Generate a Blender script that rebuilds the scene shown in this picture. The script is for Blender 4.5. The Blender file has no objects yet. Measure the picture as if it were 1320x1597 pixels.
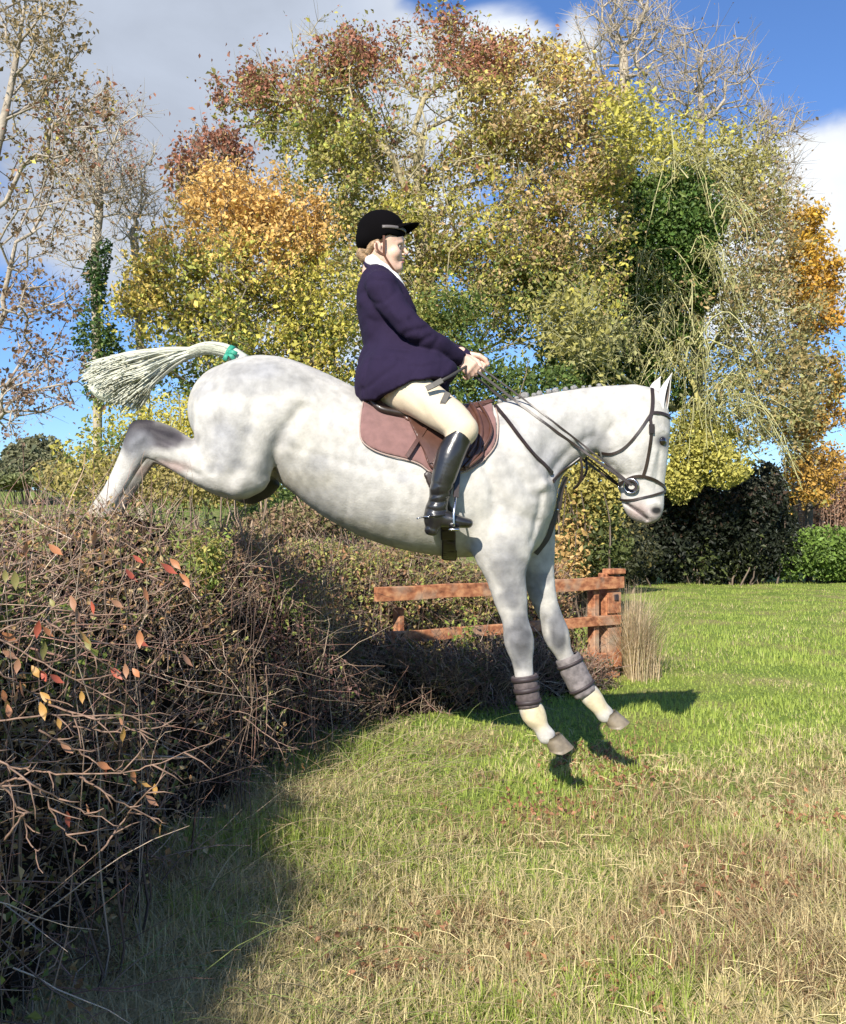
import bpy, math, random
import numpy as np
from mathutils import Vector, Matrix

SC = bpy.context.scene
COL = SC.collection
random.seed(7)
RNG = np.random.default_rng(7)

# ------------------------------------------------------------------ camera, sky, sun, exposure
F_PX, CAM_H, HOR = 1500.0, 1.2, 830.0            # focal length in photo pixels, eye height, horizon row
cam_d = bpy.data.cameras.new('camera')
cam_d.sensor_fit = 'HORIZONTAL'; cam_d.sensor_width = 36.0
cam_d.lens = 36.0 * F_PX / 1320.0
cam_d.shift_y = (HOR - 798.5) / 1320.0
cam_d.clip_start = 0.05; cam_d.clip_end = 6000
cam = bpy.data.objects.new('camera', cam_d); COL.objects.link(cam)
cam.location = (0, 0, CAM_H); cam.rotation_euler = (math.radians(90), 0, 0)
SC.camera = cam

SUN_FROM = np.array([-0.51, -1.52, 1.0]); SUN_FROM /= np.linalg.norm(SUN_FROM)
SUN_EL = math.asin(SUN_FROM[2]); SUN_ROT = math.atan2(SUN_FROM[0], SUN_FROM[1])
sd = bpy.data.lights.new('sun', 'SUN'); sd.energy = 5.0; sd.angle = math.radians(0.53); sd.color = (1.0, 0.93, 0.82)
sun = bpy.data.objects.new('sun', sd); COL.objects.link(sun)
sun.rotation_euler = Vector(SUN_FROM).to_track_quat('Z', 'Y').to_euler(); sun.location = (-5, -12, 12)

SC.view_settings.view_transform = 'Standard'; SC.view_settings.look = 'None'
SC.view_settings.exposure = 0.72; SC.view_settings.gamma = 1.0; SC.view_settings.use_curve_mapping = False
SC.render.engine = 'CYCLES'
SC.cycles.max_bounces = 6; SC.cycles.diffuse_bounces = 3; SC.cycles.transparent_max_bounces = 8
SC.cycles.use_denoising = True

def px(u, v, y):
    """photo pixel + depth -> world point"""
    return np.array([(u - 660.0) / F_PX * y, y, CAM_H - (v - HOR) / F_PX * y])

def build_world():
    w = bpy.data.worlds.new('World'); SC.world = w; w.use_nodes = True
    nt = w.node_tree; N = nt.nodes; L = nt.links
    for n in list(N): N.remove(n)
    out = N.new('ShaderNodeOutputWorld'); bg = N.new('ShaderNodeBackground'); bg.inputs['Strength'].default_value = 0.088
    sky = N.new('ShaderNodeTexSky'); sky.sky_type = 'NISHITA'; sky.sun_disc = False
    sky.sun_elevation = SUN_EL; sky.sun_rotation = SUN_ROT; sky.air_density = 1.0; sky.dust_density = 0.2; sky.ozone_density = 3.0
    tc = N.new('ShaderNodeTexCoord')
    def math_(op, a, b=None, c=None, clamp=False):
        m = N.new('ShaderNodeMath'); m.operation = op; m.use_clamp = clamp
        for i, x in enumerate((a, b, c)):
            if x is None: continue
            if isinstance(x, (int, float)): m.inputs[i].default_value = x
            else: L.new(x, m.inputs[i])
        return m.outputs[0]
    def vdot(vec):
        m = N.new('ShaderNodeVectorMath'); m.operation = 'DOT_PRODUCT'; L.new(tc.outputs['Generated'], m.inputs[0]); m.inputs[1].default_value = vec
        return m.outputs['Value']
    def noise(scale, detail, rough, dist=0.0, stretch=(1, 1, 1), off=(0, 0, 0)):
        mp = N.new('ShaderNodeMapping'); L.new(tc.outputs['Generated'], mp.inputs[0]); mp.inputs['Scale'].default_value = stretch; mp.inputs['Location'].default_value = off
        n = N.new('ShaderNodeTexNoise'); L.new(mp.outputs[0], n.inputs['Vector']); n.inputs['Scale'].default_value = scale
        n.inputs['Detail'].default_value = detail; n.inputs['Roughness'].default_value = rough; n.inputs['Distortion'].default_value = dist
        return n.outputs['Fac']
    def blob(u, v, rad, soft=1.0):          # 1 at the cloud's middle, 0 outside rad (photo pixels)
        d = np.array([(u - 660) / F_PX, 1, (HOR - v) / F_PX]); d /= np.linalg.norm(d)
        dd = vdot(tuple(d)); a = math.cos(math.atan(rad / F_PX))
        return math_('MULTIPLY', math_('SUBTRACT', dd, a), 1.0 / (1 - a), clamp=True)
    n1 = noise(5.0, 7, 0.55, 0.3, (1, 1, 1.9))
    n2 = noise(2.2, 6, 0.55, 0.0, (1, 1, 1.6), (3, 1, 2))
    # cumulus banks placed as in view, noise cloud elsewhere thinned to cut fill light
    m = None
    for (u, v, r, g) in ((300, 60, 420, 1.6), (200, 420, 330, 0.9), (770, 110, 150, 1.6), (640, 120, 150, 1.3), (905, 80, 90, 1.2), (1310, 340, 270, 1.6), (1180, 250, 170, 1.1),
                         (500, 350, 300, 1.0), (1000, 420, 240, .8), (1240, 420, 120, .6)):
        b = math_('MULTIPLY', blob(u, v, r), g)
        m = b if m is None else math_('MAXIMUM', m, b)
    def out_of(u, v, r, g):                 # clear patches
        return math_('MULTIPLY', blob(u, v, r), g)
    clear = math_('MAXIMUM', out_of(1190, -10, 300, 1.3), out_of(70, 610, 230, 1.0))
    clear = math_('MAXIMUM', clear, out_of(760, -40, 170, 1.1))
    clear = math_('MAXIMUM', clear, out_of(1330, 540, 170, 1.0)); clear = math_('MAXIMUM', clear, out_of(790, 540, 170, 1.0))
    field = math_('ADD', math_('ADD', math_('MULTIPLY', m, 1.15), math_('MULTIPLY', math_('SUBTRACT', n1, 0.5), 1.5)), math_('MULTIPLY', math_('SUBTRACT', n2, 0.45), 0.9))
    field = math_('SUBTRACT', math_('SUBTRACT', field, math_('MULTIPLY', clear, 0.9)), .34)
    cr = N.new('ShaderNodeMapRange'); cr.interpolation_type = 'SMOOTHSTEP'; L.new(field, cr.inputs['Value'])
    cr.inputs['From Min'].default_value = 0.02; cr.inputs['From Max'].default_value = 0.58
    # cloud body: grey where thick (upper left), white elsewhere
    grey = math_('MAXIMUM', blob(330, 90, 400), math_('MULTIPLY', blob(-400, 100, 800), .8))
    grey = math_('MULTIPLY', grey, math_('ADD', 0.75, math_('MULTIPLY', n2, 0.7)), clamp=True)
    cc = N.new('ShaderNodeMix'); cc.data_type = 'RGBA'; L.new(math_('MULTIPLY', grey, 1.25, clamp=True), cc.inputs['Factor'])
    cc.inputs[6].default_value = (6.9, 7.2, 7.6, 1); cc.inputs[7].default_value = (3.8, 4.25, 5.1, 1)
    det = N.new('ShaderNodeMix'); det.data_type = 'RGBA'; det.blend_type = 'MULTIPLY'; det.inputs['Factor'].default_value = 1.0
    dm = N.new('ShaderNodeMapRange'); L.new(n1, dm.inputs['Value']); dm.inputs['From Min'].default_value = .3; dm.inputs['From Max'].default_value = .7; dm.inputs['To Min'].default_value = .82; dm.inputs['To Max'].default_value = 1.08
    L.new(cc.outputs[2], det.inputs[6]); L.new(dm.outputs[0], det.inputs[7])
    tint = N.new('ShaderNodeMix'); tint.data_type = 'RGBA'; tint.blend_type = 'MULTIPLY'; tint.inputs['Factor'].default_value = 1.0
    L.new(sky.outputs[0], tint.inputs[6]); tint.inputs[7].default_value = (0.72, 0.91, 1.22, 1)
    mx = N.new('ShaderNodeMix'); mx.data_type = 'RGBA'; L.new(cr.outputs[0], mx.inputs['Factor']); L.new(tint.outputs[2], mx.inputs[6]); L.new(det.outputs[2], mx.inputs[7])
    L.new(mx.outputs[2], bg.inputs['Color']); L.new(bg.outputs[0], out.inputs['Surface'])
build_world()

# ------------------------------------------------------------------ objects, names, labels
def tag(o, label=None, cat=None, group=None, kind=None):
    if label: o['label'] = label
    if cat: o['category'] = cat
    if group: o['group'] = group
    if kind: o['kind'] = kind
    return o
def empty(name, loc=(0, 0, 0), **k):
    o = bpy.data.objects.new(name, None); o.location = loc; COL.objects.link(o); o.empty_display_size = 0.1
    return tag(o, **k)
def mesh_obj(name, V, Fc, mat, parent=None, smooth=True, colors=None, **k):
    V = np.asarray(V, dtype=np.float32); me = bpy.data.meshes.new(name)
    if isinstance(Fc, np.ndarray):
        nf, w = Fc.shape
        me.vertices.add(len(V)); me.vertices.foreach_set('co', V.ravel())
        me.loops.add(nf * w); me.loops.foreach_set('vertex_index', Fc.astype(np.int32).ravel())
        me.polygons.add(nf); me.polygons.foreach_set('loop_start', (np.arange(nf) * w).astype(np.int32))
        me.polygons.foreach_set('loop_total', np.full(nf, w, np.int32))
        me.update(calc_edges=True)
    else:
        me.from_pydata([tuple(map(float, p)) for p in V], [], Fc)
    me.polygons.foreach_set('use_smooth', np.full(len(me.polygons), smooth))
    if colors is not None:
        C = np.ones((len(V), 4), np.float32); C[:, :3] = colors
        a = me.attributes.new('tint', 'FLOAT_COLOR', 'POINT'); a.data.foreach_set('color', C.ravel())
    me.update()
    mats = mat if isinstance(mat, (list, tuple)) else [mat]
    for m in mats: me.materials.append(m)
    o = bpy.data.objects.new(name, me); COL.objects.link(o)
    if parent is not None:
        o.parent = parent
        o.matrix_parent_inverse = Matrix.Translation(-wloc(parent))
    return tag(o, **k)
def wloc(o):
    return Vector(o.location) if o.parent is None else Vector((0, 0, 0))      # all meshes are built in world coordinates

# ------------------------------------------------------------------ materials
def principled(name, base=(.5, .5, .5), rough=.6, noise=None, bump=None, attr=False, metal=0.0, sheen=0.0, coat=0.0, transl=0.0, spec=None):
    """noise=(scale, dark factor, light factor[, detail]); bump=(scale, strength, distance); attr: multiply by per-vertex pigment"""
    m = bpy.data.materials.new(name); m.use_nodes = True
    nt = m.node_tree; N = nt.nodes; L = nt.links; b = N['Principled BSDF']
    b.inputs['Roughness'].default_value = rough; b.inputs['Metallic'].default_value = metal
    if sheen: b.inputs['Sheen Weight'].default_value = sheen
    if coat: b.inputs['Coat Weight'].default_value = coat
    if spec is not None: b.inputs['Specular IOR Level'].default_value = spec
    tc = N.new('ShaderNodeTexCoord'); src = None
    if attr:
        a = N.new('ShaderNodeAttribute'); a.attribute_name = 'tint'; src = a.outputs['Color']
    if noise:
        n = N.new('ShaderNodeTexNoise'); n.inputs['Scale'].default_value = noise[0]; n.inputs['Detail'].default_value = noise[3] if len(noise) > 3 else 5
        L.new(tc.outputs['Object'], n.inputs['Vector'])
        r = N.new('ShaderNodeMapRange'); L.new(n.outputs['Fac'], r.inputs['Value']); r.inputs['From Min'].default_value = .3; r.inputs['From Max'].default_value = .7
        r.inputs['To Min'].default_value = noise[1]; r.inputs['To Max'].default_value = noise[2]
        x = N.new('ShaderNodeMix'); x.data_type = 'RGBA'; x.blend_type = 'MULTIPLY'; x.inputs['Factor'].default_value = 1
        if src: L.new(src, x.inputs[6])
        else: x.inputs[6].default_value = (*base, 1)
        L.new(r.outputs[0], x.inputs[7]); src = x.outputs[2]
    if src: L.new(src, b.inputs['Base Color'])
    else: b.inputs['Base Color'].default_value = (*base, 1)
    if bump:
        n = N.new('ShaderNodeTexNoise'); n.inputs['Scale'].default_value = bump[0]; n.inputs['Detail'].default_value = 6; L.new(tc.outputs['Object'], n.inputs['Vector'])
        bp = N.new('ShaderNodeBump'); bp.inputs['Strength'].default_value = bump[1]; bp.inputs['Distance'].default_value = bump[2]
        L.new(n.outputs['Fac'], bp.inputs['Height']); L.new(bp.outputs[0], b.inputs['Normal'])
    if transl:
        t = N.new('ShaderNodeBsdfTranslucent'); ms = N.new('ShaderNodeMixShader'); ms.inputs[0].default_value = transl
        if src: L.new(src, t.inputs['Color'])
        else: t.inputs['Color'].default_value = (*base, 1)
        L.new(b.outputs[0], ms.inputs[1]); L.new(t.outputs[0], ms.inputs[2]); L.new(ms.outputs[0], N['Material Output'].inputs['Surface'])
    return m

# ------------------------------------------------------------------ implicit bodies (smooth unions of tapered chains, meshed by surface nets)
def axis(lo, hi, step, fine=()):
    a = [lo]
    while a[-1] < hi:
        st = step
        for (f0, f1, fs) in fine:
            if f0 <= a[-1] < f1: st = fs
        a.append(a[-1] + st)
    return np.array(a, np.float32)
def catmull(P, n):
    P = np.asarray(P, float)
    if len(P) < 3: return np.array([P[0] + (P[-1] - P[0]) * t for t in np.linspace(0, 1, n + 1)])
    Q = np.vstack([2 * P[0] - P[1], P, 2 * P[-1] - P[-2]]); out = []
    for i in range(1, len(Q) - 2):
        a, b, c, d = Q[i - 1], Q[i], Q[i + 1], Q[i + 2]
        for t in np.arange(n) / n:
            out.append(.5 * (2 * b + (c - a) * t + (2 * a - 5 * b + 4 * c - d) * t * t + (3 * b - a - 3 * c + d) * t ** 3))
    out.append(P[-1]); return np.array(out)
def smin(a, b, k):
    h = np.clip(.5 + .5 * (b - a) / k, 0, 1)
    return b * (1 - h) + a * h - k * h * (1 - h)
class Field:
    def __init__(s, ax, ay, az):
        s.ax, s.ay, s.az = ax, ay, az
        s.D = np.full((len(ax), len(ay), len(az)), .5, np.float32)
    def box(s, lo, hi):
        r = []
        for a, l, h in zip((s.ax, s.ay, s.az), lo, hi):
            i0 = max(0, np.searchsorted(a, l) - 1); i1 = min(len(a), np.searchsorted(a, h) + 1)
            r.append(slice(i0, max(i1, i0 + 1)))
        return tuple(r)
    def grid(s, b):
        return s.ax[b[0]][:, None, None], s.ay[b[1]][None, :, None], s.az[b[2]][None, None, :]
    def chain_d(s, pts, n=3, pad=.09):
        """pts: (x,y,z,r[,s]) ; s = lateral/in-plane radius ratio along world y"""
        P = np.array([tuple(p) + ((1.0,) if len(p) == 4 else ()) for p in pts], float)
        P = catmull(P, n) if len(P) > 1 else np.vstack([P, P + 1e-5])
        P[:, 3] = np.maximum(P[:, 3], .002)
        R = (P[:, 3] * np.maximum(1, P[:, 4])).max() + pad
        b = s.box(P[:, :3].min(0) - R, P[:, :3].max(0) + R)
        T = np.full(s.D[b].shape, .5, np.float32)
        for A, B in zip(P[:-1], P[1:]):
            rr = max(A[3] * max(1, A[4]), B[3] * max(1, B[4])) + pad
            bb = s.box(np.minimum(A[:3], B[:3]) - rr, np.maximum(A[:3], B[:3]) + rr)
            g = s.grid(bb); d = B[:3] - A[:3]; L2 = max(float(d @ d), 1e-9)
            h = np.clip(((g[0] - A[0]) * d[0] + (g[1] - A[1]) * d[1] + (g[2] - A[2]) * d[2]) / L2, 0, 1).astype(np.float32)
            r = A[3] + (B[3] - A[3]) * h; sc = A[4] + (B[4] - A[4]) * h
            q = np.sqrt((g[0] - A[0] - d[0] * h) ** 2 + ((g[1] - A[1] - d[1] * h) / sc) ** 2 + (g[2] - A[2] - d[2] * h) ** 2) - r
            sl = tuple(slice(x.start - y.start, x.stop - y.start) for x, y in zip(bb, b))
            T[sl] = np.minimum(T[sl], q)
        return b, T
    def add(s, pts, k=.03, n=3):
        b, T = s.chain_d(pts, n); s.D[b] = smin(s.D[b], T, k); return s
    def sub(s, pts, k=.01, n=3):
        b, T = s.chain_d(pts, n); s.D[b] = -smin(-s.D[b], T, k); return s
    def bump(s, x, y, z, sig, amp, ay=None):
        """gaussian swell (amp>0 outwards); ay: lateral sigma"""
        sy = ay or sig
        b = s.box((x - 3 * sig, y - 3 * sy, z - 3 * sig), (x + 3 * sig, y + 3 * sy, z + 3 * sig)); g = s.grid(b)
        s.D[b] -= amp * np.exp(-((g[0] - x) ** 2 + (g[2] - z) ** 2) / (2 * sig * sig) - (g[1] - y) ** 2 / (2 * sy * sy))
    def line(s, pts, sig, amp, ymax=None, yc=0, sy=1.0):
        P = np.asarray(pts, float)
        b = s.box(P.min(0) - 3 * sig, P.max(0) + 3 * sig); g = s.grid(b); q = None
        for A, B in zip(P[:-1], P[1:]):
            d = B - A; h = np.clip(((g[0] - A[0]) * d[0] + (g[1] - A[1]) * d[1] + (g[2] - A[2]) * d[2]) / max(d @ d, 1e-9), 0, 1)
            e = (g[0] - A[0] - d[0] * h) ** 2 + ((g[1] - A[1] - d[1] * h) / sy) ** 2 + (g[2] - A[2] - d[2] * h) ** 2
            q = e if q is None else np.minimum(q, e)
        s.D[b] -= amp * np.exp(-q / (2 * sig * sig))
    def line2(s, pts, sig, amp, ymin=.02, yc=4.4):
        """crease or swelling drawn in side view, on both flanks alike"""
        P = np.asarray(pts, float)[:, [0, 2]]; b = s.box((P[:, 0].min() - 3 * sig, -99, P[:, 1].min() - 3 * sig), (P[:, 0].max() + 3 * sig, 99, P[:, 1].max() + 3 * sig)); g = s.grid(b); q = None
        for A, B in zip(P[:-1], P[1:]):
            d = B - A; h = np.clip(((g[0] - A[0]) * d[0] + (g[2] - A[1]) * d[1]) / max(d @ d, 1e-9), 0, 1)
            e = (g[0] - A[0] - d[0] * h) ** 2 + (g[2] - A[1] - d[1] * h) ** 2; q = e if q is None else np.minimum(q, e)
        s.D[b] -= (amp * np.exp(-q / (2 * sig * sig)) * np.clip(np.abs(g[1] - yc) / ymin, 0, 1)).astype(np.float32)
    def sample(s, P):
        P = np.atleast_2d(P); idx = []; fr = []
        for a, c in zip((s.ax, s.ay, s.az), P.T):
            i = np.clip(np.searchsorted(a, c) - 1, 0, len(a) - 2); idx.append(i); fr.append(np.clip((c - a[i]) / (a[i + 1] - a[i]), 0, 1))
        r = 0
        for dx in (0, 1):
            for dy in (0, 1):
                for dz in (0, 1):
                    w = (fr[0] if dx else 1 - fr[0]) * (fr[1] if dy else 1 - fr[1]) * (fr[2] if dz else 1 - fr[2])
                    r = r + w * s.D[idx[0] + dx, idx[1] + dy, idx[2] + dz]
        return r
    def normal(s, P):
        P = np.atleast_2d(P); e = .012
        g = np.stack([s.sample(P + np.eye(3)[i] * e) - s.sample(P - np.eye(3)[i] * e) for i in range(3)], 1)
        return g / (np.linalg.norm(g, axis=1, keepdims=True) + 1e-9)
    def mesh(s):
        D = s.D; ins = D < 0
        c = [D[i:D.shape[0] - 1 + i, j:D.shape[1] - 1 + j, k:D.shape[2] - 1 + k] for i in (0, 1) for j in (0, 1) for k in (0, 1)]
        ci = [x < 0 for x in c]; any_ = np.logical_or.reduce(ci); all_ = np.logical_and.reduce(ci); act = any_ & ~all_
        I = np.argwhere(act); vid = np.full(act.shape, -1, np.int32); vid[act] = np.arange(len(I))
        V8 = np.stack([x[act] for x in c], 1); off = np.array([(i, j, k) for i in (0, 1) for j in (0, 1) for k in (0, 1)])
        S = np.zeros((len(I), 3)); n = np.zeros(len(I))
        for a in range(8):
            for b in range(a + 1, 8):
                if np.abs(off[a] - off[b]).sum() != 1: continue
                m = (V8[:, a] < 0) != (V8[:, b] < 0); t = V8[:, a] / (V8[:, a] - V8[:, b] + 1e-12)
                p = off[a] + (off[b] - off[a]) * t[:, None]; S[m] += p[m]; n[m] += 1
        S /= n[:, None]; V = np.zeros_like(S)
        for q, a in enumerate((s.ax, s.ay, s.az)):
            V[:, q] = a[I[:, q]] + (a[I[:, q] + 1] - a[I[:, q]]) * S[:, q]
        Fs = []
        for axd in range(3):
            o1, o2 = [(1, 2), (2, 0), (0, 1)][axd]
            A = np.moveaxis(ins, axd, 0); ch = np.moveaxis(A[:-1] != A[1:], 0, axd); E = np.argwhere(ch)
            ok = np.ones(len(E), bool)
            for o in (o1, o2): ok &= (E[:, o] > 0) & (E[:, o] < vid.shape[o])
            E = E[ok]; q = []
            for a, b in ((0, 0), (1, 0), (1, 1), (0, 1)):
                e = E.copy(); e[:, o1] -= a; e[:, o2] -= b; q.append(vid[e[:, 0], e[:, 1], e[:, 2]])
            q = np.stack(q, 1); inside = ins[E[:, 0], E[:, 1], E[:, 2]]
            q[~inside] = q[~inside][:, ::-1]; Fs.append(q)
        Fq = np.vstack(Fs); Fq = Fq[(Fq >= 0).all(1)]
        return V, Fq

def poly_sd(px_, pz_, poly):
    """signed distance to polygon in the x-z plane (negative inside)"""
    P = np.asarray(poly, float); n = len(P); d = None; s = np.zeros(np.broadcast(px_, pz_).shape, bool)
    for i in range(n):
        a = P[i]; b = P[(i + 1) % n]; e = b - a
        w0 = px_ - a[0]; w1 = pz_ - a[1]; h = np.clip((w0 * e[0] + w1 * e[1]) / (e @ e + 1e-12), 0, 1)
        q = (w0 - e[0] * h) ** 2 + (w1 - e[1] * h) ** 2; d = q if d is None else np.minimum(d, q)
        c = ((a[1] > pz_) != (b[1] > pz_)); xi = a[0] + (pz_ - a[1]) / (e[1] if abs(e[1]) > 1e-9 else 1e-9) * e[0]
        s ^= c & (px_ < xi)
    return np.where(s, -np.sqrt(d), np.sqrt(d))

# ------------------------------------------------------------------ mesh helpers
class MB:
    def __init__(s): s.V = []; s.F = []; s.n = 0
    def add(s, V, Fc):
        V = np.asarray(V, float); s.V.append(V); s.F += [tuple(int(i) + s.n for i in f) for f in Fc]; s.n += len(V); return s
    def tube(s, P, r, sides=6, caps=True, flat=1.0, up=None):
        P = np.asarray(P, float); n = len(P); r = np.broadcast_to(r, (n,)) if np.ndim(r) <= 1 else r
        T = np.gradient(P, axis=0); T /= np.linalg.norm(T, axis=1, keepdims=True) + 1e-9
        ref = np.array(up if up is not None else ((0, 0, 1) if abs(T[0][2]) < .9 else (1, 0, 0)), float); V = []
        for i in range(n):
            a = np.cross(T[i], ref); a /= np.linalg.norm(a) + 1e-9; b = np.cross(a, T[i]); ref = b
            for k in range(sides):
                t = 2 * math.pi * k / sides; V.append(P[i] + r[i] * (a * math.cos(t) + b * math.sin(t) * flat))
        Fc = [(i * sides + k, i * sides + (k + 1) % sides, (i + 1) * sides + (k + 1) % sides, (i + 1) * sides + k) for i in range(n - 1) for k in range(sides)]
        if caps: Fc += [tuple(range(sides))[::-1], tuple((n - 1) * sides + k for k in range(sides))]
        return s.add(V, Fc)
    def strap(s, P, Nn, w, t):
        """flat strap: path P, outward normals Nn, width w, thickness t"""
        P = np.asarray(P, float); n = len(P); T = np.gradient(P, axis=0); T /= np.linalg.norm(T, axis=1, keepdims=True) + 1e-9
        w = np.broadcast_to(w, (n,)); V = []
        for i in range(n):
            nn = Nn[i] - T[i] * (Nn[i] @ T[i]); nn /= np.linalg.norm(nn) + 1e-9; b = np.cross(T[i], nn)
            for (p, q) in ((-.5, 0), (-.42, 1), (.42, 1), (.5, 0)): V.append(P[i] + b * w[i] * p + nn * t * q)
        Fc = [(i * 4 + k, i * 4 + (k + 1) % 4, (i + 1) * 4 + (k + 1) % 4, (i + 1) * 4 + k) for i in range(n - 1) for k in range(4)] + [(0, 3, 2, 1), tuple((n - 1) * 4 + k for k in range(4))]
        return s.add(V, [f[::-1] for f in Fc])
    def box(s, c, size, R=None, bev=0.0):
        x, y, z = [q / 2 for q in size]; V = []; b = min(bev, x * .8, y * .8, z * .8)
        if b <= 0:
            V = [(i * x, j * y, k * z) for k in (-1, 1) for j in (-1, 1) for i in (-1, 1)]
            Fc = [(0, 2, 3, 1), (4, 5, 7, 6), (0, 1, 5, 4), (2, 6, 7, 3), (0, 4, 6, 2), (1, 3, 7, 5)]
        else:
            V = []
            for k in (-1, 1):
                for (dx, dy, dz) in ((x - b, y, z - b), (x, y - b, z - b), ):
                    pass
            ring = lambda X, Y: [(X - b, -Y), (X, -Y + b), (X, Y - b), (X - b, Y), (-X + b, Y), (-X, Y - b), (-X, -Y + b), (-X + b, -Y)]
            for (zz, inset) in ((-z, b), (-z + b, 0), (z - b, 0), (z, b)):
                V += [(p[0] * (x - inset) / x, p[1] * (y - inset) / y, zz) for p in ring(x, y)]
            Fc = [(l * 8 + k, l * 8 + (k + 1) % 8, (l + 1) * 8 + (k + 1) % 8, (l + 1) * 8 + k) for l in range(3) for k in range(8)] + [tuple(range(8))[::-1], tuple(range(24, 32))]
        V = np.array(V, float)
        if R is not None: V = V @ np.asarray(R, float).T
        return s.add(V + np.asarray(c), Fc)
    def build(s, name, mat, parent=None, smooth=False, **k):
        return mesh_obj(name, np.vstack(s.V), s.F, mat, parent, smooth, **k)
# ------------------------------------------------------------------ the grey horse
HY = 4.4                                          # depth of the horse's middle plane
def hs(u, v, r, y=HY, lat=None):
    """station: photo pixel centre, radius in pixels, depth, lateral half width in metres"""
    p = px(u, v, y); R = r * y / F_PX
    return (p[0], p[1], p[2], R, 1.0 if lat is None else lat / R)
ax = axis(-1.72, 1.22, .0125, ((.62, .88, .009), (.88, 1.22, .006))); ay = axis(HY - .36, HY + .36, .0088); az = axis(.02, 2.08, .0125, ((1.22, 1.44, .006), (1.44, 1.95, .009)))
H = Field(ax, ay, az)
# barrel, loin, croup
H.add([hs(368, 640, 73, HY, .235), hs(410, 648, 93, HY, .285), hs(452, 655, 89, HY, .275), hs(505, 686, 95, HY, .28), hs(560, 722, 100, HY, .295), hs(620, 746, 105, HY, .30),
       hs(680, 760, 105, HY, .29), hs(735, 762, 106, HY, .265), hs(775, 752, 92, HY, .225)], .02, 4)
H.add([hs(785, 735, 70, HY, .22), hs(812, 782, 50, HY, .215), hs(800, 820, 52, HY, .20)], .06)           # breast
# neck
H.add([hs(765, 715, 70, HY, .17), hs(805, 700, 72, HY, .155), hs(848, 683, 62, HY, .125), hs(893, 665, 52, HY, .10), hs(938, 652, 46, HY, .088), hs(985, 642, 38, HY, .08)], .07, 4)
H.add([hs(740, 668, 24, HY, .07), hs(775, 655, 20, HY, .05), hs(810, 646, 18, HY, .04), hs(850, 634, 16, HY, .032), (*hs(905, 622, 12, HY, .03),), (*hs(985, 614, 10, HY, .03),)], .05)   # withers and crest
# head
H.add([hs(1006, 640, 36, HY, .085), hs(1001, 663, 44, HY, .105), hs(993, 690, 50, HY, .105), hs(999, 722, 41, HY, .085), hs(1002, 750, 35, HY, .066), hs(1003, 774, 33, HY, .060),
       hs(1008, 790, 27, HY, .062), hs(1012, 798, 19, HY, .055)], .035, 4)
H.add([hs(968, 672, 24, HY, .085), hs(957, 697, 24, HY, .088), hs(968, 716, 22, HY, .078)], .03)              # round of the cheek
H.add([hs(985, 781, 14, HY, .038), hs(990, 795, 13, HY, .040), hs(996, 801, 11, HY, .036)], .02)              # lower lip and chin
for sd_ in (-1, 1):
    y = HY + sd_ * .155
    # front legs
    yl = HY + sd_ * (.155 if sd_ < 0 else .15)
    if sd_ < 0:
        fl = [hs(778, 790, 62, yl + .02, .10), hs(783, 845, 50, yl, .09), hs(788, 890, 33, yl, .070), hs(797, 935, 26, yl, .056), hs(804, 968, 20.5, yl, .046), hs(810, 1000, 23.5, yl, .055), hs(815, 1030, 16.5, yl, .041),
              hs(819, 1062, 14.5, yl, .034), hs(823, 1092, 14.5, yl, .034), hs(832, 1113, 19.5, yl, .044), hs(844, 1134, 12.5, yl, .031), hs(852, 1147, 14.5, yl, .039)]
        hoofs = [hs(855, 1148, 16, yl, .048), hs(866, 1166, 19, yl, .058)]
    else:
        fl = [hs(808, 800, 58, yl - .02, .10), hs(824, 850, 42, yl, .085), hs(838, 893, 27, yl, .064), hs(849, 935, 20, yl, .052), hs(860, 964, 18, yl, .044), hs(868, 990, 20.5, yl, .052), hs(877, 1014, 14.5, yl, .039),
              hs(890, 1038, 13, yl, .033), hs(906, 1066, 13.5, yl, .033), hs(922, 1086, 16.5, yl, .040), hs(936, 1104, 13, yl, .034), hs(944, 1114, 14, yl, .038)]
        hoofs = [hs(944, 1114, 15, yl, .046), hs(956, 1130, 17.5, yl, .055)]
    H.add(fl, .035, 3)
    # hind legs: near one as traced, far one a little further under
    du, dv = (0, 0) if sd_ < 0 else (13, 8)
    yh = HY + sd_ * .15
    def q(u, v, r, lat): return hs(u + du, v + dv, r, yh, lat)
    H.add([q(378, 655, 76, .13), q(372, 700, 66, .125), q(352, 725, 46, .10), q(312, 722, 33, .078), q(272, 704, 27.5, .062), q(240, 692, 25, .052), q(221, 689, 24, .048),
           q(204, 716, 19, .044), q(188, 746, 16.5, .038), q(172, 774, 15.5, .036), q(158, 798, 18, .042), q(146, 818, 15, .036), q(134, 834, 17, .042)], .035, 3)
    H.add([q(228, 668, 12, .026), q(212, 668, 11, .026), q(206, 690, 11, .03)], .015)                           # point of hock
    H.add([q(310, 706, 6, .02), q(272, 676, 8, .02), q(240, 664, 8, .018), q(220, 664, 8, .02)], .015)                                   # tendon to the hock
    H.add([q(392, 730, 40, .10), q(378, 752, 26, .085)], .03)                                                     # stifle
    H.bump(*q(372, 700, 1, 1)[:2], q(372, 700, 1, 1)[2], .10, .012)
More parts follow.
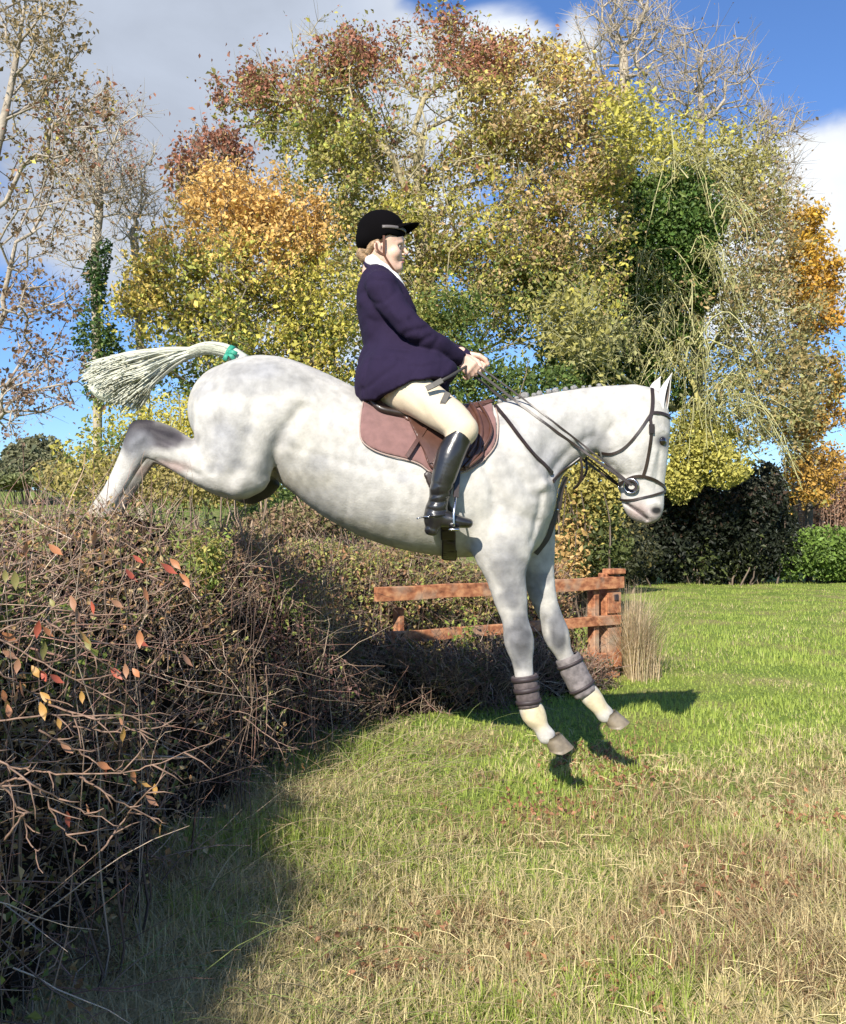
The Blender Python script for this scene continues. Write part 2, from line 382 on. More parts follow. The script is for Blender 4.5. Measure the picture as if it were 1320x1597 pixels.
# surface anatomy, drawn in side view: (points, width, height)
for pts, sig, amp in (
    ([(472, 640), (448, 672), (428, 706), (416, 740)], .022, -.026), ([(500, 652), (470, 700), (440, 735)], .035, -.010), ([(470, 612), (476, 622)], .040, .014),
    ([(332, 596), (334, 640), (342, 684), (348, 712), (336, 738)], .012, -.010), ([(404, 610), (398, 660), (384, 712), (372, 742)], .020, -.010), ([(368, 600), (366, 680), (358, 716)], .028, .008),
    ([(380, 748), (372, 764)], .022, .010), ([(318, 742), (284, 728), (250, 716)], .010, -.009), ([(330, 715), (290, 706), (262, 694)], .014, .005), ([(290, 700), (262, 688), (238, 676)], .006, -.005),
    ([(216, 700), (196, 730), (174, 766)], .005, -.005), ([(228, 684), (214, 696)], .010, .006), ([(240, 676), (232, 700)], .007, -.005),
    ([(440, 694), (480, 706), (540, 724), (600, 736), (650, 744)], .010, -.0028), ([(430, 700), (490, 724), (560, 744), (640, 762)], .02, .002),
    ([(560, 690), (540, 800)], .010, -.003), ([(590, 700), (572, 815)], .010, -.003), ([(622, 715), (606, 830)], .010, -.003), ([(650, 740), (636, 840)], .010, -.003),
    ([(788, 652), (812, 690), (840, 732), (852, 752)], .016, .010), ([(770, 672), (792, 712), (820, 752)], .018, -.009), ([(745, 700), (768, 760), (770, 800), (756, 846)], .014, -.014), ([(775, 770), (800, 800), (832, 812)], .018, -.008),
    ([(790, 770), (812, 790)], .030, .010), ([(846, 770), (838, 812), (828, 846)], .010, -.010), ([(852, 756), (850, 768)], .018, .012), ([(800, 740), (835, 775), (850, 770)], .014, -.006),
    ([(985, 690), (948, 706)], .008, -.004), ([(930, 676), (898, 694), (872, 722), (860, 744)], .012, -.012), ([(905, 640), (880, 668), (850, 700), (838, 726)], .020, -.009), ([(950, 620), (900, 636), (850, 664), (815, 690)], .022, .005),
    ([(925, 630), (938, 660), (934, 686)], .009, -.007), ([(950, 628), (958, 650), (950, 672)], .010, -.007), ([(912, 640), (922, 664), (918, 690)], .008, -.005),
    ([(792, 880), (798, 930), (806, 966)], .006, -.007), ([(806, 890), (812, 940)], .008, .004), ([(806, 1000), (816, 1002)], .012, .005), ([(812, 1022), (816, 1050)], .004, -.004), ([(822, 1118), (830, 1124)], .008, .004),
    ([(840, 890), (852, 930), (864, 960)], .006, -.006), ([(866, 990), (874, 992)], .012, .004), ([(790, 862), (812, 876)], .012, -.007),
    ([(1022, 704), (1017, 724), (1014, 742)], .0065, .0075), ([(1028, 704), (1026, 730), (1024, 760)], .006, -.0055), ([(1008, 702), (1004, 730), (1000, 752)], .008, -.006), ([(1000, 735), (980, 742), (968, 738), (958, 724)], .006, -.006),
    ([(1020, 676), (1032, 671), (1042, 675)], .005, .006), ([(1022, 690), (1034, 698), (1042, 694)], .004, .003), ([(1024, 652), (1030, 662)], .008, -.006), ([(990, 668), (984, 690), (970, 706)], .010, -.004),
    ([(970, 780), (984, 788), (992, 793), (1004, 801), (1012, 810)], .0045, -.016), ([(978, 776), (974, 786)], .006, -.006), ([(1014, 786), (1022, 784), (1031, 786)], .005, .006), ([(1013, 800), (1017, 806)], .005, .004), ([(1000, 780), (996, 790)], .008, .004),
    ([(1006, 770), (1018, 778)], .008, -.004)):
    H.line2([px(u, v, HY - (.06 if u > 940 else .2 if v < 860 and u > 330 else .14)) for u, v in pts], sig, amp)
for sd_ in (-1, 1):
    H.sub([(*px(1029, 790, HY + sd_ * .062), .010), (*px(1019, 800, HY + sd_ * .070), .009)], .004)      # nostril
    H.sub([(*px(1035, 687, HY + sd_ * .1), .012)], .006)                            # eye socket
V, Fq = H.mesh()
# pigment: white grey coat with dapple-grey legs, dark hocks, pink-grey muzzle, painted far-leg shade
def uv_of(V):
    return 660 + V[:, 0] * F_PX / V[:, 1], HOR - (V[:, 2] - CAM_H) * F_PX / V[:, 1]
def fnoise(P, sc, seed=0, octv=4):
    r = np.random.default_rng(seed); o = np.zeros(len(P)); a = 1.0; t = 0
    for i in range(octv):
        for j in range(3):
            k = r.normal(size=3); k /= np.linalg.norm(k)
            w = P @ (k * sc * 2 ** i); m = r.normal(size=3); m /= np.linalg.norm(m)
            o += a / 3 * np.sin(w + 1.7 * np.sin((P @ (m * sc * 2 ** i * .8)) + r.uniform(0, 6)) + r.uniform(0, 6))
        t += a; a *= .6
    return o / t * 2
u_, v_ = uv_of(V)
C = np.tile(np.array([.49, .472, .435]), (len(V), 1))
def patch(col, u, v, ru, rv, s=1.0, nz=.5, seed=1, side=None):
    global C
    d = np.sqrt(((u_ - u) / ru) ** 2 + ((v_ - v) / rv) ** 2) + nz * fnoise(V, 14, seed) * .35
    w = np.clip((1.15 - d) / .6, 0, 1) * s
    if side is not None: w = w * (V[:, 1] < HY if side < 0 else V[:, 1] >= HY)
    C = C * (1 - w[:, None]) + np.array(col) * w[:, None]
GR = (.16, .165, .18); DK = (.05, .045, .05); PK = (.42, .30, .27)
for (u, v, a, b, s) in ((400, 590, 60, 25, .28), (345, 670, 45, 40, .22), (470, 600, 50, 20, .2), (800, 900, 26, 50, .38), (812, 1000, 20, 45, .55), (870, 985, 14, 40, .65), (838, 925, 10, 22, .35),
                        (880, 700, 70, 50, .16), (930, 720, 40, 20, .2), (905, 660, 60, 40, .14), (820, 740, 60, 70, .1), (610, 700, 70, 30, .12), (780, 860, 30, 30, .2), (550, 740, 80, 60, .1)):
    patch(GR, u, v, a, b, min(.85, s * 1.7), 1.1, int(u))
patch((.045, .038, .046), 218, 668, 32, 30, 1, .7, 5); patch((.06, .05, .06), 258, 682, 42, 17, .95, .8, 6); patch((.022, .018, .022), 213, 664, 26, 20, 1, .9, 51); patch((.03, .026, .03), 240, 676, 34, 16, 1, .9, 52); patch((.05, .045, .05), 206, 690, 18, 26, .8, .9, 53); patch((.08, .08, .085), 814, 1002, 15, 26, .8, 1.2, 54, -1); patch((.08, .08, .085), 872, 990, 13, 26, .85, 1.2, 55, 1); patch((.12, .12, .125), 800, 925, 16, 26, .6, 1.2, 56, -1); patch((.12, .12, .125), 780, 890, 12, 18, .5, 1.2, 57, -1); patch(GR, 215, 695, 30, 26, .7, .6, 7); patch(PK, 262, 728, 40, 12, .75, .6, 8); patch(PK, 225, 735, 20, 10, .6, .6, 9)
patch((.36, .30, .29), 1010, 806, 34, 18, .75, .5, 10); patch(PK, 990, 795, 20, 18, .5, .7, 11); patch((.006, .005, .005), 1024, 796, 10, 7, 1, .1, 12)
for k_ in range(14): patch((.05, .035, .035), 978 + k_ * 2.4, 785 + k_ * 1.7, 3.2, 2.4, .8, .2, 60 + k_)
patch((.10, .10, .105), 1034, 688, 13, 11, .9, .2, 13); patch((.5, .5, .48), 1015, 730, 14, 40, .4, .5, 14)
patch((.62, .52, .30), 838, 1120, 26, 24, .75, .6, 15, -1); patch((.62, .52, .30), 930, 1095, 22, 22, .7, .6, 16, 1); patch((.55, .42, .22), 138, 815, 22, 25, .6, .5, 17)
patch((.34, .31, .22), 560, 830, 130, 22, .45, .9, 31); patch((.34, .31, .22), 470, 750, 60, 20, .35, .9, 32); patch((.36, .33, .25), 150, 790, 18, 30, .4, .8, 33)
patch((.30, .30, .32), 868, 735, 30, 36, .5, 1.1, 34); patch((.30, .30, .32), 925, 690, 26, 26, .5, 1.1, 35); patch((.33, .33, .34), 415, 580, 40, 18, .6, 1.2, 36); patch((.33, .33, .34), 350, 700, 22, 40, .5, 1.2, 37); patch((.36, .34, .28), 500, 680, 60, 40, .3, 1.3, 38)
patch((.03, .027, .027), 420, 768, 46, 26, .95, .5, 41, 1); patch((.03, .027, .027), 392, 782, 24, 10, .9, .5, 42, 1); patch((.05, .04, .04), 190, 775, 30, 50, .7, .6, 43, 1)  # far thigh, stifle and hind cannon: shade painted into the coat
for k_ in range(46):
    rr_ = np.random.default_rng(900 + k_); uu, vv = [(rr_.uniform(765, 835), rr_.uniform(880, 1045)), (rr_.uniform(835, 890), rr_.uniform(900, 1015)), (rr_.uniform(310, 560), rr_.uniform(570, 740)), (rr_.uniform(600, 850), rr_.uniform(650, 840))][k_ % 4]
    patch((.19, .19, .20) if k_ % 4 < 2 else (.30, .30, .31), uu, vv, rr_.uniform(6, 14) * (1 if k_ % 4 < 2 else 1.6), rr_.uniform(6, 16), rr_.uniform(.3, .6), 1.3, 910 + k_)
dap = np.clip(fnoise(V, 38, 21, 3) * .9, -1, 1); legm = np.clip((v_ - 845) / 60, 0, 1) * (v_ < 1060)
C *= (1 - .20 * np.clip(dap * 1.5, 0, 1) * (.30 + 1.1 * legm))[:, None]
C *= (1 + .09 * np.clip(fnoise(V, 9, 22), -1, 1))[:, None] * (1 - .10 * np.clip(fnoise(V, 24, 25, 4) * 1.6, 0, 1))[:, None]
dirt = np.clip(fnoise(V * np.array([1, 1, .6]), 7, 23, 4) - .25, 0, 1)[:, None] * .22
C = C * (1 - dirt) + np.array([.52, .49, .40]) * dirt
M_COAT = principled('coat', rough=.62, attr=True, noise=(26, .80, 1.10, 10), bump=(110, .35, .004), sheen=.05, spec=.3)
horse = empty('horse', px(560, 1225, HY), label='white grey horse in mid jump, landing over the hedge with front legs stretched down', cat='horse')
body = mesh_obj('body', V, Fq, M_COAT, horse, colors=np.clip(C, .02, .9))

def on_horse(u, v, off=.004, side=-1):
    """first hit of the horse's surface along the photo ray (near side); far side = mirror image of the near hit"""
    ys = np.linspace(HY - .34, HY + .02, 260); P = np.stack([px(u, v, y) for y in ys]); d = H.sample(P)
    i = np.argmax(d < 0) if (d < 0).any() else int(np.argmin(d))
    if d[i] < 0 and i > 0: t = d[i - 1] / (d[i - 1] - d[i]); p = P[i - 1] + (P[i] - P[i - 1]) * t
    else: p = P[i]
    n = H.normal(p)[0]
    if not (d < 0).any(): p = p - n * float(H.sample(p)[0])
    p = p + n * off
    if side > 0: p = np.array([p[0], 2 * HY - p[1], p[2]]); n = n * np.array([1, -1, 1])
    return p, n
def surf_path(uvs, off=.004, side=-1, n=6):
    Q = catmull([(u, v, 0) for u, v in uvs], n) if len(uvs) > 2 else np.array([[uvs[0][0] + (uvs[1][0] - uvs[0][0]) * t, uvs[0][1] + (uvs[1][1] - uvs[0][1]) * t, 0] for t in np.linspace(0, 1, n * 2)])
    R = [on_horse(a[0], a[1], off, side) for a in Q]
    P = np.array([r[0] for r in R]); Nn = np.array([r[1] for r in R])
    for _ in range(2):
        P[1:-1] = .25 * P[:-2] + .5 * P[1:-1] + .25 * P[2:]; Nn[1:-1] = .25 * Nn[:-2] + .5 * Nn[1:-1] + .25 * Nn[2:]
    return P, Nn
# hooves
M_HOOF = principled('hoof_horn', (.17, .14, .10), .5, noise=(30, .7, 1.4), bump=(60, .3, .003))
def hoof(c, toe, y, r=.052):
    """c: coronet centre px, toe: sole centre px"""
    a = px(*c, y); b = px(*toe, y); t = b - a; t /= np.linalg.norm(t); f = np.array([t[2], 0, -t[0]]); f = f if f[0] > 0 else -f
    f = -f if False else f; m = MB(); V = []; rings = 5; sides = 20
    for i in range(rings + 1):
        s = i / rings
        for k in range(sides):
            an = 2 * math.pi * k / sides; fr = math.cos(an); fwd = r * (.82 + .30 * s) * (1.18 if fr > 0 else .80) * fr
            V.append(a + t * (.072 * s * (1.15 if fr > 0 else .8 + .35 * (1 + fr)) ) + f * (fwd + .012 * s) + np.array([0, 1, 0]) * r * (.78 + .22 * s) * math.sin(an))
    Fc = [(i * sides + k, i * sides + (k + 1) % sides, (i + 1) * sides + (k + 1) % sides, (i + 1) * sides + k) for i in range(rings) for k in range(sides)] + [tuple(range(sides)), tuple(range(rings * sides, (rings + 1) * sides))[::-1]]
    m.add(V, [g[::-1] for g in Fc]); return m
hoof((859, 1149), (872, 1178), HY - .155, .048).build('hoof', M_HOOF, horse, smooth=True)
hoof((948, 1114), (962, 1138), HY + .15, .045).build('hoof', M_HOOF, horse, smooth=True)
hoof((140, 832), (124, 858), HY - .15, .05).build('hoof', M_HOOF, horse, smooth=True)
hoof((153, 841), (137, 867), HY + .15, .05).build('hoof', M_HOOF, horse, smooth=True)
# eyes
M_EYE = principled('eye', (.012, .008, .006), .05, coat=1.0)
def ball(c, r, sq=(1, 1, 1), nu=18, nv=12):
    V = [(0, 0, r * sq[2])]; 
    for i in range(1, nv):
        for k in range(nu):
            a = math.pi * i / nv; b = 2 * math.pi * k / nu; V.append((r * sq[0] * math.sin(a) * math.cos(b), r * sq[1] * math.sin(a) * math.sin(b), r * sq[2] * math.cos(a)))
    V.append((0, 0, -r * sq[2])); Fc = [(0, 1 + k, 1 + (k + 1) % nu) for k in range(nu)]
    Fc += [(1 + i * nu + k, 1 + (i + 1) * nu + k, 1 + (i + 1) * nu + (k + 1) % nu, 1 + i * nu + (k + 1) % nu) for i in range(nv - 2) for k in range(nu)]
    Fc += [(1 + (nv - 2) * nu + k, len(V) - 1, 1 + (nv - 2) * nu + (k + 1) % nu) for k in range(nu)]
    return np.array(V) + np.asarray(c), Fc
for s in (-1, 1):
    p, n = on_horse(1034, 688, -.009, s)
    if s < 0: EP = p
    mesh_obj('eye', *ball(p if s < 0 else (EP[0], 2 * HY - EP[1], EP[2]), .0225), M_EYE, horse)
# ears: curved open shells
M_EAR = principled('ear_coat', (.60, .58, .55), .75, noise=(60, .85, 1.1)); M_EARIN = principled('ear_inside', (.26, .21, .18), .9)
def ear(base, tip, yb, yt, w, opening):
    a = px(*base, yb); b = px(*tip, yt); n = 10; m = 13; V = []
    t = (b - a); L = np.linalg.norm(t); t /= L; o = np.asarray(opening, float); o -= t * (o @ t); o /= np.linalg.norm(o); sdir = np.cross(t, o)
    for layer in (0, .005):
        for i in range(n):
            s = i / (n - 1); rad = w * (math.sin(math.pi * min(1, .22 + s * .78)) ** .75 * (1 - .25 * s)) * (1 - s ** 5) + .0015
            for k in range(m):
                an = math.radians(50 + 260 * k / (m - 1)); V.append(a + t * L * s + (o * math.cos(an) + sdir * math.sin(an)) * max(rad - layer, .0008) - o * .012 * math.sin(math.pi * s))
    Fc = []; q = n * m
    for i in range(n - 1):
        for k in range(m - 1):
            f = (i * m + k, i * m + k + 1, (i + 1) * m + k + 1, (i + 1) * m + k); Fc.append(f[::-1]); Fc.append(tuple(x + q for x in f))
    for i in range(n - 1):
        for k, d in ((0, 1), (m - 1, -1)):
            f = (i * m + k, (i + 1) * m + k, (i + 1) * m + k + q, i * m + k + q); Fc.append(f if d > 0 else f[::-1])
    me = mesh_obj('ear', V, Fc, [M_EAR, M_EARIN], horse)
    for p in me.data.polygons:
        if all(i >= q for i in p.vertices): p.material_index = 1
ear((1034, 638), (1049, 581), HY - .050, HY - .07, .028, (.75, -.66, .1))
ear((1021, 622), (1031, 587), HY + .05, HY + .06, .027, (.8, .3, .1))
# plaited mane: a row of small knots along the crest
M_MANE = principled('mane_hair', (.24, .235, .23), .7, noise=(90, .6, 1.3), bump=(200, .8, .004))
crest = catmull([(778, 636, 0), (800, 632, 0), (835, 621, 0), (870, 613, 0), (905, 607, 0), (940, 603, 0)], 24)
seg = np.cumsum(np.r_[0, np.linalg.norm(np.diff(crest, axis=0), axis=1)])
for k in range(13):
    s = seg[-1] * (k + .3 + random.uniform(-.22, .22)) / 13; i = int(np.searchsorted(seg, s)); u, v = crest[min(i, len(crest) - 1)][:2]
    r = .019 * (1 - .025 * k) * random.uniform(.55, 1.15) * random.uniform(.85, 1.15)
    zz = np.linspace(CAM_H - (v + 60 - HOR) / F_PX * HY, CAM_H - (v - 40 - HOR) / F_PX * HY, 120); x = (u - 660) / F_PX * HY
    d = H.sample(np.stack([np.full(120, x), np.full(120, HY), zz], 1)); j = np.where(d < 0)[0]; ztop = zz[j[-1]] if len(j) else zz[60]
    Vb, Fb = ball((0, 0, 0), r, (1.15, 1.0, .95), 12, 8); Vb = Vb * (1 + .13 * np.sin(Vb[:, :1] * 700 + k) * np.cos(Vb[:, 2:] * 500))
    mesh_obj('mane_plait', Vb + np.array([x + random.uniform(-.003, .003), HY - .004 + random.uniform(-.004, .004), ztop + r * .55]), Fb, M_MANE, horse)
# tail: dock and streaming hair
def hair_strands(paths_fn, n, seed, r0, segs=12, taper=.3):
    r = np.random.default_rng(seed); m = MBfast()
    for i in range(n): P, rad = paths_fn(r, i); m.strand(P, rad * r0)
    return m
class MBfast:
    def __init__(s): s.V = []; s.F = []; s.n = 0; s.C = []
    def strand(s, P, r, col=None):
        P = np.asarray(P); n = len(P); T = np.gradient(P, axis=0); T /= np.linalg.norm(T, axis=1, keepdims=True) + 1e-9
        a = np.cross(T, (0.13, .31, .94)); a /= np.linalg.norm(a, axis=1, keepdims=True) + 1e-9; b = np.cross(T, a); r = np.broadcast_to(r, (n,))[:, None]
        V = np.stack([P + a * r, P + (-.5 * a + .87 * b) * r, P + (-.5 * a - .87 * b) * r], 1).reshape(-1, 3)
        i = np.arange(n - 1)[:, None] * 3; k = np.arange(3)[None]; Fc = np.stack([i + k, i + (k + 1) % 3, i + 3 + (k + 1) % 3, i + 3 + k], -1).reshape(-1, 4)
        s.V.append(V); s.F.append(Fc + s.n); s.n += len(V)
        if col is not None: s.C.append(np.tile(col, (len(V), 1)))
    def build(s, name, mat, parent=None, **k):
        return mesh_obj(name, np.vstack(s.V), np.vstack(s.F), mat, parent, True, colors=np.vstack(s.C) if s.C else None, **k)
M_TAIL = principled('tail_hair', rough=.5, attr=True, transl=.2, noise=(40, .9, 1.1))
dock = catmull([(*px(378, 566, HY), .045), (*px(362, 552, HY), .034), (*px(345, 545, HY), .028), (*px(322, 543, HY), .026), (*px(300, 549, HY), .025), (*px(280, 559, HY), .022), (*px(266, 568, HY), .016)], 5)
def dockpt(t):
    i = t * (len(dock) - 1); j = int(min(i, len(dock) - 2)); return dock[j] + (dock[j + 1] - dock[j]) * (i - j)
tl = MB(); tl.tube(dock[:, :3], dock[:, 3], 12); tail = tl.build('tail', principled('tail_skin', (.5, .52, .44), .7, noise=(60, .8, 1.15)), horse, smooth=True)
core = catmull([(*px(282, 559, HY), .018, .018), (*px(250, 572, HY), .032, .030), (*px(218, 588, HY), .062, .045), (*px(190, 598, HY), .085, .050), (*px(165, 600, HY), .080, .040), (*px(146, 596, HY), .045, .02)], 5)
tm = MBfast(); r = np.random.default_rng(3); VV = []
for i in range(len(core)):
    T_ = core[min(i + 1, len(core) - 1), :3] - core[max(i - 1, 0), :3]; T_ /= np.linalg.norm(T_); up_ = np.array([-T_[2], 0, T_[0]])
    for k in range(36):
        a_ = 2 * math.pi * k / 36; w_ = 1 + .10 * math.sin(k * 5.1 + i * .3) + .06 * math.sin(k * 11.3 + i * .25); VV.append(core[i, :3] + (up_ * core[i, 3] * math.cos(a_) + np.array([0, 1, 0]) * core[i, 4] * math.sin(a_)) * w_)
FF = [(i * 36 + k, i * 36 + (k + 1) % 36, (i + 1) * 36 + (k + 1) % 36, (i + 1) * 36 + k) for i in range(len(core) - 1) for k in range(36)]
mesh_obj('tail_tuft', VV, FF, principled('tail_tuft_hair', (.62, .64, .52), .7, noise=(25, .75, 1.15), bump=(120, .6, .004)), tail)
for i in range(2600):
    if i < 420:        # short hair lying along the dock
        t0 = r.uniform(0.12, .8); t1 = min(1, t0 + r.uniform(.15, .4)); an = r.uniform(0, 6.28); P = []
        for s in np.linspace(0, 1, 7):
            d = dockpt(t0 + (t1 - t0) * s); rr = d[3] * (1.02 + .12 * s); P.append(d[:3] + np.array([.0, math.sin(an), math.cos(an)]) * rr)
        rad = .0022 * np.linspace(1, .4, 7)
    else:
        t0 = r.uniform(.62, 1); d = dockpt(t0); q = r.beta(1.6, 1.5); ln = r.uniform(.62, 1.05)      # q: 0 top of the fan, 1 bottom
        eu = 136 + 82 * q ** 2.2 + 7 * r.normal(); ev = 574 + 68 * q + 5 * r.normal()
        e = px(eu, ev, HY + r.normal() * .07); m1 = px(203 + 34 * q, 549 + 58 * q, HY + r.normal() * .06); s0 = d[:3] + np.array([0, r.normal() * .008, -.014 * (q - .5) * 2])
        full = catmull([s0, .5 * s0 + .5 * m1 + np.array([0, 0, .012]), m1, .45 * m1 + .55 * e + np.array([0, 0, .012 * (1 - q)]), e], 5)
        P = full[:max(6, int(len(full) * ln))] + np.cumsum(r.normal(size=(max(6, int(len(full) * ln)), 3)), 0)[:len(full)] * .0006
        rad = .0042 * np.linspace(1.15, .5, len(P))
    g = r.uniform(.85, 1.08); base = np.array([.70, .71, .58]) if r.random() > .10 else np.array([.58, .57, .46]); tm.strand(P, rad, base * g)
tm.build('tail_hair', M_TAIL, tail, kind='stuff')
# green ribbon at the root of the tail
M_RIB = principled('green_ribbon', (.03, .27, .18), .6, noise=(50, .8, 1.2))
rb = MB()
d = dock[6]; rb.tube(dock[5:8, :3], dock[5:8, 3] + .004, 14)
for (a, b) in (((356, 551), (366, 561)), ((357, 551), (350, 562)), ((356, 549), (370, 552))):
    A = px(*a, HY - .04); B = px(*b, HY - .05); rb.strap([A, (A + B) / 2 + np.array([0, -.012, .004]), B], np.array([(0, -1, .2)] * 3, float), .02, .002)
ribbon = rb.build('ribbon', M_RIB, smooth=True); tag(ribbon, 'bright green ribbon tied round the root of the grey tail', 'ribbon')
# brushing boots on the front legs
M_BOOT = principled('boot_neoprene', (.075, .06, .06), .75, noise=(40, .6, 1.6), bump=(120, .3, .002))
M_BOOT2 = principled('boot_worn', (.17, .15, .15), .8, noise=(35, .55, 1.4), bump=(90, .4, .003)); M_STRAPB = principled('boot_strap', (.035, .025, .028), .6)
M_BUCK = principled('steel', (.6, .6, .62), .25, metal=1.0)
def leg_boot(stations, mat, bands, label):
    P = catmull([(*px(u, v, y), r * y / F_PX, l) for (u, v, r, y, l) in stations], 5); Vv = []; n = len(P); sides = 24
    T = np.gradient(P[:, :3], axis=0); T /= np.linalg.norm(T, axis=1, keepdims=True)
    def ring(i, o):
        f = np.array([T[i][2], 0, -T[i][0]]); return [P[i, :3] + f * (P[i, 3] + o) * math.cos(2 * math.pi * k / sides) + np.array([0, 1, 0]) * (P[i, 4] + o) * math.sin(2 * math.pi * k / sides) for k in range(sides)]
    for i in range(n): Vv += ring(i, .004 * math.sin(i * 1.3) * .3)
    Vv = ring(0, -.01) + Vv + ring(n - 1, -.01); q = n + 2
    Fc = [(i * sides + k, i * sides + (k + 1) % sides, (i + 1) * sides + (k + 1) % sides, (i + 1) * sides + k) for i in range(q - 1) for k in range(sides)]
    b = mesh_obj('leg_boot', Vv, Fc, mat, horse, label=label)
    for (i, w) in bands:
        m = MB(); pts = np.array(ring(i, .002)); cl = np.vstack([pts, pts[:2]]); nn = cl - P[i, :3]; nn /= np.linalg.norm(nn, axis=1, keepdims=True); m.strap(cl, nn, w, .004); m.build('boot_strap', M_STRAPB, b, smooth=True)
yn = HY - .155; yf = HY + .15
leg_boot([(818, 1053, 20, yn, .050), (820, 1066, 19, yn, .048), (823, 1082, 18.5, yn, .046), (826, 1102, 18, yn, .045)], M_BOOT, ((2, .02), (8, .02), (13, .018)), 'dark boot strapped round the near front cannon')
leg_boot([(885, 1024, 19.5, yf, .048), (893, 1042, 20.5, yf, .050), (904, 1064, 20.5, yf, .050), (914, 1082, 18.5, yf, .046)], M_BOOT2, ((3, .014), (12, .014)), 'mottled grey boot on the off front cannon')

# ------------------------------------------------------------------ saddle pad, saddle, girth, breastplate
def shell(name, poly, off, th, mat, parent=None, step=.007, yr=.36, rnd=0.0, fluff=0.0, ylim=None, fld=None, **k):
    """a sheet of even thickness lying on the horse, cut to an outline in the x-z plane"""
    W = [px(u, v, HY - .22) for u, v in poly]; W = np.array([(p[0], p[2]) for p in catmull([*W, W[0]], 4)[:-1]]) if rnd else np.array([(p[0], p[2]) for p in W])
    gx = axis(W[:, 0].min() - .03, W[:, 0].max() + .03, step); gy = axis(HY - yr, HY + yr, step); gz = axis(W[:, 1].min() - .03, W[:, 1].max() + .03, step)
    f = Field(gx, gy, gz); X, Y, Z = np.meshgrid(gx, gy, gz, indexing='ij')
    d = (fld or H).sample(np.stack([X.ravel(), Y.ravel(), Z.ravel()], 1)).reshape(X.shape)
    sl = np.abs(d - off) - th / 2
    pd = poly_sd(gx[:, None], gz[None, :], W)[:, None, :]
    f.D = np.maximum(sl, pd + np.zeros_like(sl)).astype(np.float32)
    if ylim is not None: f.D = np.maximum(f.D, ylim(X, Y, Z)).astype(np.float32)
    V, Fq = f.mesh(); return mesh_obj(name, V, Fq, mat, parent, **k)
M_PAD = principled('pad_fleece', (.20, .105, .095), .9, noise=(30, .85, 1.12), bump=(160, .3, .003), sheen=.3)
M_EDGE = principled('pad_edge', (.36, .27, .23), .9)
padpoly = [(567, 619), (563, 650), (562, 684), (577, 699), (600, 709), (630, 716), (655, 724), (672, 738), (700, 742), (730, 733), (752, 720), (768, 702), (776, 680), (777, 655), (773, 636), (772, 560), (567, 560)]
pad = shell('saddle_pad', padpoly, .008, .014, M_PAD, step=.0075); 
for s in (-1, 1):
    P, Nn = surf_path([(566, 626), (562, 650), (562, 684), (577, 700), (600, 710), (630, 717), (655, 725), (672, 738), (700, 743), (730, 734), (752, 721), (769, 703), (777, 680), (778, 655), (774, 640)], .013, s, 4); m = MB(); m.tube(P, np.full(len(P), .0035), 6); m.build('piping', M_EDGE, pad, smooth=True)
tag(pad, 'dusty pink brown saddle pad lying under the saddle on the grey horse', 'saddle pad')
M_LEA = principled('saddle_leather', (.085, .038, .026), .38, noise=(14, .75, 1.25), bump=(90, .15, .002), coat=.25)
M_LEAD = principled('dark_leather', (.028, .018, .014), .42, noise=(20, .7, 1.3), bump=(120, .12, .001), coat=.15)
saddle = empty('saddle', px(670, 640, HY), label='brown leather jumping saddle under the seated rider', cat='saddle')
# seat and panel as one carved body
S = Field(axis(-.34, .44, .008), axis(HY - .28, HY + .28, .008), axis(1.48, 1.93, .008))
S.add([(*px(578, 620, HY), .035, 3.4), (*px(600, 628, HY), .040, 3.6), (*px(640, 640, HY), .036, 3.2), (*px(690, 646, HY), .036, 2.6), (*px(735, 640, HY), .035, 1.9), (*px(765, 632, HY), .028, 1.6)], .02, 4)
S.add([(*px(571, 613, HY), .018, 4.5), (*px(580, 614, HY), .02, 5.0)], .02)
for s in (-1, 1):
    S.add([(*px(585, 632, HY + s * .15), .030), (*px(620, 648, HY + s * .17), .034), (*px(665, 662, HY + s * .18), .032), (*px(730, 655, HY + s * .17), .028)], .03)
X, Y, Z = np.meshgrid(S.ax, S.ay, S.az, indexing='ij'); hd = H.sample(np.stack([X.ravel(), Y.ravel(), Z.ravel()], 1)).reshape(X.shape); S.D = np.maximum(S.D, .016 - hd).astype(np.float32)
V, Fq = S.mesh(); seat = mesh_obj('seat', V, Fq, M_LEA, saddle)
flappoly = [(632, 640), (643, 668), (658, 700), (672, 732), (700, 738), (728, 730), (748, 712), (762, 690), (767, 660), (757, 640), (735, 628), (680, 622)]
shell('saddle_flap', flappoly, .026, .020, M_LEA, saddle, rnd=1)
for pts, w in (([(736, 640), (748, 662), (750, 690), (738, 716), (722, 733)], .010), ([(750, 640), (762, 662), (762, 690), (748, 714), (726, 733)], .006), ([(728, 645), (739, 668), (738, 695), (728, 718)], .007)):
    for s in (-1, 1):
        P, Nn = surf_path(pts, .036, s); m = MB(); m.tube(P, np.full(len(P), w * 1.15), 8); m.build('knee_roll', M_LEA, saddle, smooth=True)
for pts in ([(573, 630), (590, 645), (612, 651), (640, 656), (655, 658)],):
    for s in (-1, 1):
        P, Nn = surf_path(pts, .03, s); m = MB(); m.tube(P, np.linspace(.012, .02, len(P)), 8); m.build('panel', M_LEAD, saddle, smooth=True)
